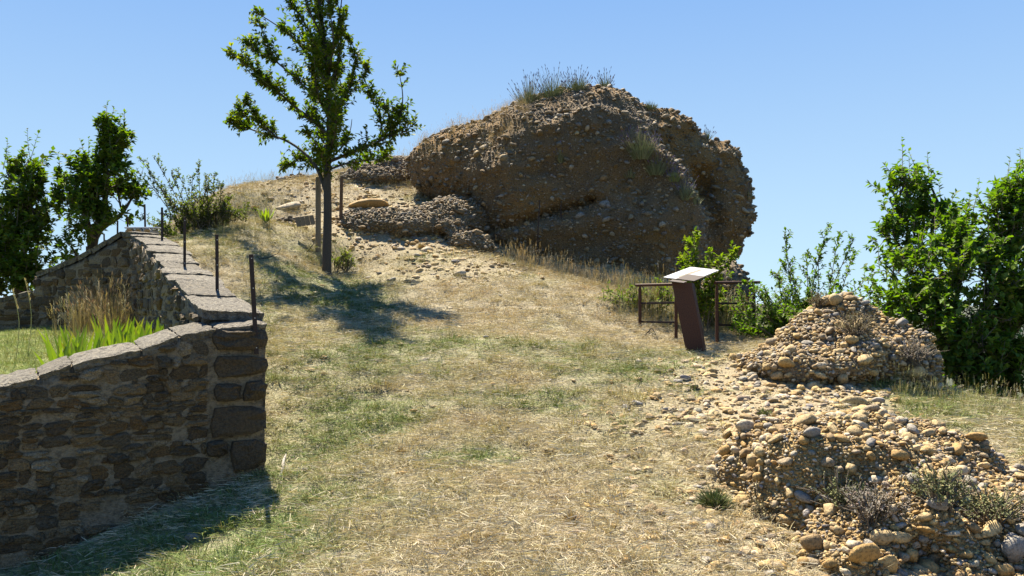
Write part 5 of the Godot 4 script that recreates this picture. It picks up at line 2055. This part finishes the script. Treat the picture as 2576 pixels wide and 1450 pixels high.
func info_panel() -> void:
	var nl := at(1666, 697, 11.4)
	var nr := at(1740, 706, 11.12)
	var fl := at(1740, 672, 11.92)
	var fr := nr + (fl - nl)
	var foot := ground_hit(1750, 882)
	var o := thing("info_panel", "white sloping visitor panel on a leaning rust brown steel pedestal", "info panel", foot)
	var u := (nr - nl).normalized()
	var w := (fl - nl).normalized()
	var n := w.cross(u).normalized()
	if n.y < 0.0:
		n = -n
	var c := (nl + nr + fl + fr) / 4.0 - foot
	var g := Geo.new()
	var lu := (nr - nl).length()
	var lw := (fl - nl).length()
	g.box(Transform3D(Basis(u, n, u.cross(n)).orthonormalized(), c - n * 0.006), Vector3(lu, 0.012, lw), Color.WHITE, 0.0015)
	part("board", g.mesh(), mat.white_board, o)
	# the print: a long landscape picture, a small dark picture and faint lines
	g = Geo.new()
	var pic := func(x0: float, x1: float, y0: float, y1: float, tone: Callable, nx: int, ny: int):
		# x runs along the near edge, y away from the reader, both 0 to 1
		for iy in ny:
			for ix in nx:
				var q := []
				for e in [[0, 0], [0, 1], [1, 1], [1, 0]]:
					var px := lerpf(x0, x1, float(ix + e[0]) / nx) - 0.5
					var py := lerpf(y0, y1, float(iy + e[1]) / ny) - 0.5
					q.append(c + u * (px * lu) + w * (py * lw) + n * 0.0012)
				g.quad(q[0], q[1], q[2], q[3], tone.call((ix + 0.5) / nx, (iy + 0.5) / ny))
	pic.call(0.3, 0.66, 0.12, 0.88, func(x, y):
		var land: float = n_mid.get_noise_2d(x * 9.0, y * 9.0)
		var v: float = x + 0.18 * land
		if v > 0.78: return Color(0.3, 0.34, 0.45)
		if v > 0.6: return Color(0.22, 0.2, 0.24)
		if v > 0.42: return mixc(Color(0.22, 0.15, 0.1), Color(0.15, 0.16, 0.08), 0.5 + land)
		if v > 0.22: return mixc(Color(0.2, 0.13, 0.09), Color(0.12, 0.14, 0.1), 0.5 + land)
		return Color(0.25, 0.36, 0.46), 12, 22)
	pic.call(0.82, 0.93, 0.1, 0.3, func(x, y): return mixc(Color(0.08, 0.09, 0.14), Color(0.2, 0.2, 0.26), 0.5 + n_fine.get_noise_2d(x * 4.0, y * 4.0)), 5, 6)
	pic.call(0.08, 0.11, 0.15, 0.75, func(x, y): return Color(0.55, 0.5, 0.6), 1, 4)
	pic.call(0.2, 0.215, 0.2, 0.85, func(x, y): return Color(0.62, 0.55, 0.6), 1, 4)
	part("printed_sheet", g.mesh(), mat.print, o)
	# the pedestal: a thick folded plate that leans
	g = Geo.new()
	var bl := ground_hit(1728, 884)
	bl.y -= 0.05
	var d := -bl.z
	var b0 := bl - foot
	var b1 := at(1773, 880, d) - foot
	b1.y = b0.y
	var t0 := at(1690, 710, d) - foot
	var t1 := at(1740, 712, d) - foot
	var back := Vector3(0.06, 0, -0.13)
	var q := [b0, b1, t1, t0, b0 + back, b1 + back, t1 + back, t0 + back]
	for f in [[0, 3, 2, 1], [4, 5, 6, 7], [0, 4, 7, 3], [1, 2, 6, 5], [3, 7, 6, 2]]:
		g.quad(q[f[0]], q[f[1]], q[f[2]], q[f[3]], Color.WHITE)
	part("pedestal", g.mesh(), mat.rusted, o)
	g = Geo.new()
	var m := (t0 + t1) / 2.0
	g.box(Transform3D(Basis(u, n, u.cross(n)).orthonormalized(), m + Vector3(-0.05, 0.012, 0.03)), Vector3(0.2, 0.008, 0.09), Color.WHITE, 0.001)
	part("mounting_plate", g.mesh(), mat.dark_rust, o)
	g = Geo.new()
	g.box(Transform3D(Basis(u, n, u.cross(n)).orthonormalized(), (m + c) * 0.5 + Vector3(0.06, 0.0, -0.05)), Vector3(0.26, 0.01, 0.3), Color.WHITE, 0.001)
	part("mounting_plate", g.mesh(), mat.dark_rust, o)


func railing(label: String, a_foot: Vector3, b_foot: Vector3, a_top: Vector3, b_top: Vector3, over: Array, bars: Array) -> void:
	var o := thing("railing", label, "railing", a_foot, "rusty steel railings beside the pedestal")
	var a := Vector3.ZERO
	var at_ := a_top - a_foot
	var b := b_foot - a_foot
	var bt := b_top - a_foot
	for e in [[a, at_], [b, bt]]:
		var g := Geo.new()
		var up: Vector3 = e[1] - e[0]
		g.tube([e[0] - up * 0.12, e[0], e[0] + up * 0.88, e[1] - up * 0.02], [0.024, 0.024, 0.024, 0.012], Color.WHITE, 10, true)
		part("post", g.mesh(), mat.rusted, o)
	var g := Geo.new()
	var d := (bt - at_)
	bar(g, at_ - d * over[0] + Vector3(0, 0.006, 0), bt + d * over[1] + Vector3(0, 0.006, 0), 0.022, 12)
	part("handrail", g.mesh(), mat.rusted, o)
	for f in bars:
		g = Geo.new()
		var p0: Vector3 = a.lerp(at_, f[0])
		var p1: Vector3 = b.lerp(bt, f[1])
		var x := (p1 - p0).normalized()
		g.box(Transform3D(Basis(x, Vector3.UP, x.cross(Vector3.UP)).orthonormalized(), (p0 + p1) / 2.0), Vector3((p1 - p0).length() - 0.04, 0.03, 0.012), Color.WHITE, 0.001)
		part("crossbar", g.mesh(), mat.dark_rust, o)


func small_things() -> void:
	seed_at(70)
	info_panel()
	var f := func(x: float, y: float, d: float) -> Vector3: return at(x, y, d)
	railing("rusty steel railing with two crossbars left of the leaning pedestal", f.call(1610, 822, 12.3), f.call(1701, 858, 12.0), f.call(1610, 719, 12.3), f.call(1701, 717, 12.0), [0.12, 0.1], [[0.57, 0.68], [0.12, 0.33]])
	railing("rusty steel railing with two crossbars right of the leaning pedestal", f.call(1804, 876, 11.7), f.call(1897, 852, 12.1), f.call(1804, 713, 11.7), f.call(1897, 712, 12.1), [0.05, 0.16], [[0.69, 0.63], [0.36, 0.225]])
	# wooden stakes by the tree
	for q in [[800, 648, 800, 446, 15.7, 0.052, "wood", "thick grey wooden stake just left of the tree trunk"], [857, 556, 859, 446, 17.3, 0.036, "red_wood", "thin reddish wooden stake right of the tree trunk"]]:
		var a := at(q[0], q[1], q[4])
		var b := at(q[2], q[3], q[4])
		var o := thing("wooden_stake", q[7], "stake", a)
		var g := Geo.new()
		var up := b - a
		g.tube([-up * 0.15, up * 0.3, up * 0.7, up * 0.985, up], [q[5], q[5] * R(0.95, 1.05), q[5] * 0.97, q[5] * 0.95, q[5] * 0.8], Color.WHITE, 9, true)
		part("shaft", g.mesh(), mat[q[6]], o)
		if q[6] == "wood":
			g = Geo.new()
			for s in [0.86, 0.88]:
				g.tube([up * s + Vector3(-0.056, 0, 0), up * s + Vector3(0, 0, 0.056), up * s + Vector3(0.056, 0, 0), up * s + Vector3(0.2, -0.01, -0.3)], [0.003, 0.003, 0.003, 0.003], Color.WHITE, 4)
			part("tie_wire", g.mesh(), mat.dark_rust, o)
	# a weathered board leaning in the grass
	var p := at(768, 556, 16.0)
	var o := thing("weathered_board", "small grey weathered board propped in the weeds left of the stakes", "board", p)
	for k in 4:
		var g := Geo.new()
		g.box(Transform3D(Basis.from_euler(Vector3(-0.25, 0.3, 0.18)), Basis.from_euler(Vector3(-0.25, 0.3, 0.18)) * Vector3(-0.135 + 0.087 * k, 0, 0)), Vector3(0.082, 0.19, 0.02), Color.WHITE, 0.003)
		part("plank", g.mesh(), mat.wood, o)
	# iron rods at the foot of the boulder
	for q in [[1352, 645, 1358, 503, 16.6, "thin iron rod standing upright before the boulder's face"], [1412, 548, 1412, 505, 17.2, "short iron rod stuck in the boulder's crack"]]:
		var a := at(q[0], q[1], q[4])
		var b := at(q[2], q[3], q[4])
		o = thing("iron_rod", q[5], "rod", a)
		var g := Geo.new()
		var m := (b - a) * 0.5 + Vector3(-0.008, 0, 0)
		g.tube([(b - a) * -0.1, m, b - a], [0.011, 0.011, 0.011], Color.WHITE, 6, true)
		part("rod", g.mesh(), mat.dark_rust, o)
	# a dry white stick by the wall
	p = ground_hit(703, 1206)
	o = thing("bleached_stick", "bleached white piece of wood lying beside the wall pillar", "stick", p)
	var g := Geo.new()
	var e := ground_hit(719, 1160) + Vector3(0, 0.05, 0) - p
	g.tube([Vector3(0, 0.01, 0), e * 0.3 + Vector3(0.004, 0.012, 0), e * 0.7 + Vector3(-0.003, 0.012, 0), e], [0.007, 0.012, 0.011, 0.006], Color.WHITE, 6, true)
	part("wood", g.mesh(), mat.driftwood, o)
	# twisted dead branches
	for q in [[[770, 640], [784, 622], [790, 612], [776, 606], [770, 590], "dead branch curling out of the grass left of the tree's foot"], [[650, 655], [672, 652], [690, 645], [700, 640], [705, 628], "dead twig lying on the slope behind the leaning post"], [[1620, 850], [1632, 838], [1640, 830], [1650, 846], [1656, 860], "reddish dead bramble stems below the left railing"]]:
		p = ground_hit(q[0][0], q[0][1])
		o = thing("dead_branch", q[5], "branch", p)
		g = Geo.new()
		var pts := []
		for k in 5:
			pts.append(at(q[k][0], q[k][1], -p.z - 0.03 * k) + Vector3(0, 0.02, 0) - p)
		g.tube(curve_pts(pts), taper(17, 0.009, 0.003), Color.WHITE, 5, true)
		part("wood", g.mesh(), mat.bark, o)
	# the slab on the wall end
	p = at(360, 588, 12.9)
	o = thing("stone_table", "thin pale slab resting on curved tiles on the top end of the coping", "slab", p)
	g = Geo.new()
	g.box(Transform3D(Basis.from_euler(Vector3(0.06, 0.2, 0.02)), Vector3(0.0, 0.085, 0)), Vector3(0.46, 0.022, 0.34), Color.WHITE, 0.004)
	part("board", g.mesh(), mat.white_board, o)
	for k in 3:
		g = Geo.new()
		var c := Vector3(-0.15 + 0.14 * k, 0.0, 0.02 * k)
		for s in 8:
			var a0 := PI * s / 8.0
			var a1 := PI * (s + 1) / 8.0
			for r in [0.068, 0.054]:
				var v0 := c + Vector3(cos(a0) * r, sin(a0) * r, 0.14)
				var v1 := c + Vector3(cos(a1) * r, sin(a1) * r, 0.14)
				if r > 0.06:
					g.quad(v0, v1, v1 - Vector3(0, 0, 0.3), v0 - Vector3(0, 0, 0.3), Color.WHITE)
				else:
					g.quad(v1, v0, v0 - Vector3(0, 0, 0.3), v1 - Vector3(0, 0, 0.3), Color.WHITE)
			g.quad(c + Vector3(cos(a0) * 0.054, sin(a0) * 0.054, 0.14), c + Vector3(cos(a1) * 0.054, sin(a1) * 0.054, 0.14), c + Vector3(cos(a1) * 0.068, sin(a1) * 0.068, 0.14), c + Vector3(cos(a0) * 0.068, sin(a0) * 0.068, 0.14), Color.WHITE)
		part("curved_tile", g.mesh(), mat.tile, o)


# ------------------------------------------------------------------ the scene

func clock(what: String) -> void:
	print(what, " ", Time.get_ticks_msec() - t0, " ms")


var t0 := 0


func _ready() -> void:
	var cam := Camera3D.new()
	cam.name = "camera"
	cam.position = EYE
	cam.rotation.x = PITCH
	cam.fov = rad_to_deg(2.0 * atan(725.0 / F))
	cam.near = 0.05
	cam.far = 9000.0
	add_child(cam)
	var sky := ProceduralSkyMaterial.new()
	sky.sky_top_color = Color(0.017, 0.076, 0.232).linear_to_srgb()
	sky.sky_horizon_color = Color(0.182, 0.255, 0.3).linear_to_srgb()
	sky.sky_curve = 0.255
	sky.ground_bottom_color = Color(0.1, 0.1, 0.07).linear_to_srgb()
	sky.ground_horizon_color = Color(0.4, 0.5, 0.6).linear_to_srgb()
	var env := Environment.new()
	env.background_mode = Environment.BG_SKY
	env.sky = Sky.new()
	env.sky.sky_material = sky
	env.tonemap_mode = Environment.TONE_MAPPER_LINEAR
	env.tonemap_exposure = 3.6
	env.sdfgi_enabled = true
	env.ssao_enabled = true
	env.ssil_enabled = true
	var we := WorldEnvironment.new()
	we.name = "sky"
	we.environment = env
	add_child(we)
	var sun := DirectionalLight3D.new()
	sun.name = "sun"
	sun.light_color = Color(1.0, 0.95, 0.86)
	sun.light_energy = 1.6
	sun.light_angular_distance = 0.5
	sun.shadow_enabled = true
	sun.sky_mode = DirectionalLight3D.SKY_MODE_LIGHT_ONLY
	add_child(sun)
	sun.look_at_from_position(Vector3.ZERO, Vector3(0.39, -1.54, 0.92), Vector3.BACK)
	t0 = Time.get_ticks_msec()
	rng.seed = 77
	for q in [[n_big, 0.18, 3, 1], [n_mid, 0.9, 4, 2], [n_fine, 3.0, 3, 3]]:
		q[0].noise_type = FastNoiseLite.TYPE_SIMPLEX_SMOOTH
		q[0].frequency = q[1]
		q[0].fractal_octaves = q[2]
		q[0].seed = q[3]
	materials()
	solve_land()
	clock("land")
	set_garden()
	build_ground()
	clock("ground")
	make_cobbles()
	build_boulder()
	clock("boulder")
	build_outcrops()
	clock("outcrops")
	build_walls()
	clock("walls")
	build_trees()
	clock("trees")
	build_scree()
	wall_posts()
	small_things()
	iris_clump()
	rosette()
	build_bushes()
	clock("bushes")
	loose_stones()
	build_grass()
	clock("grass")
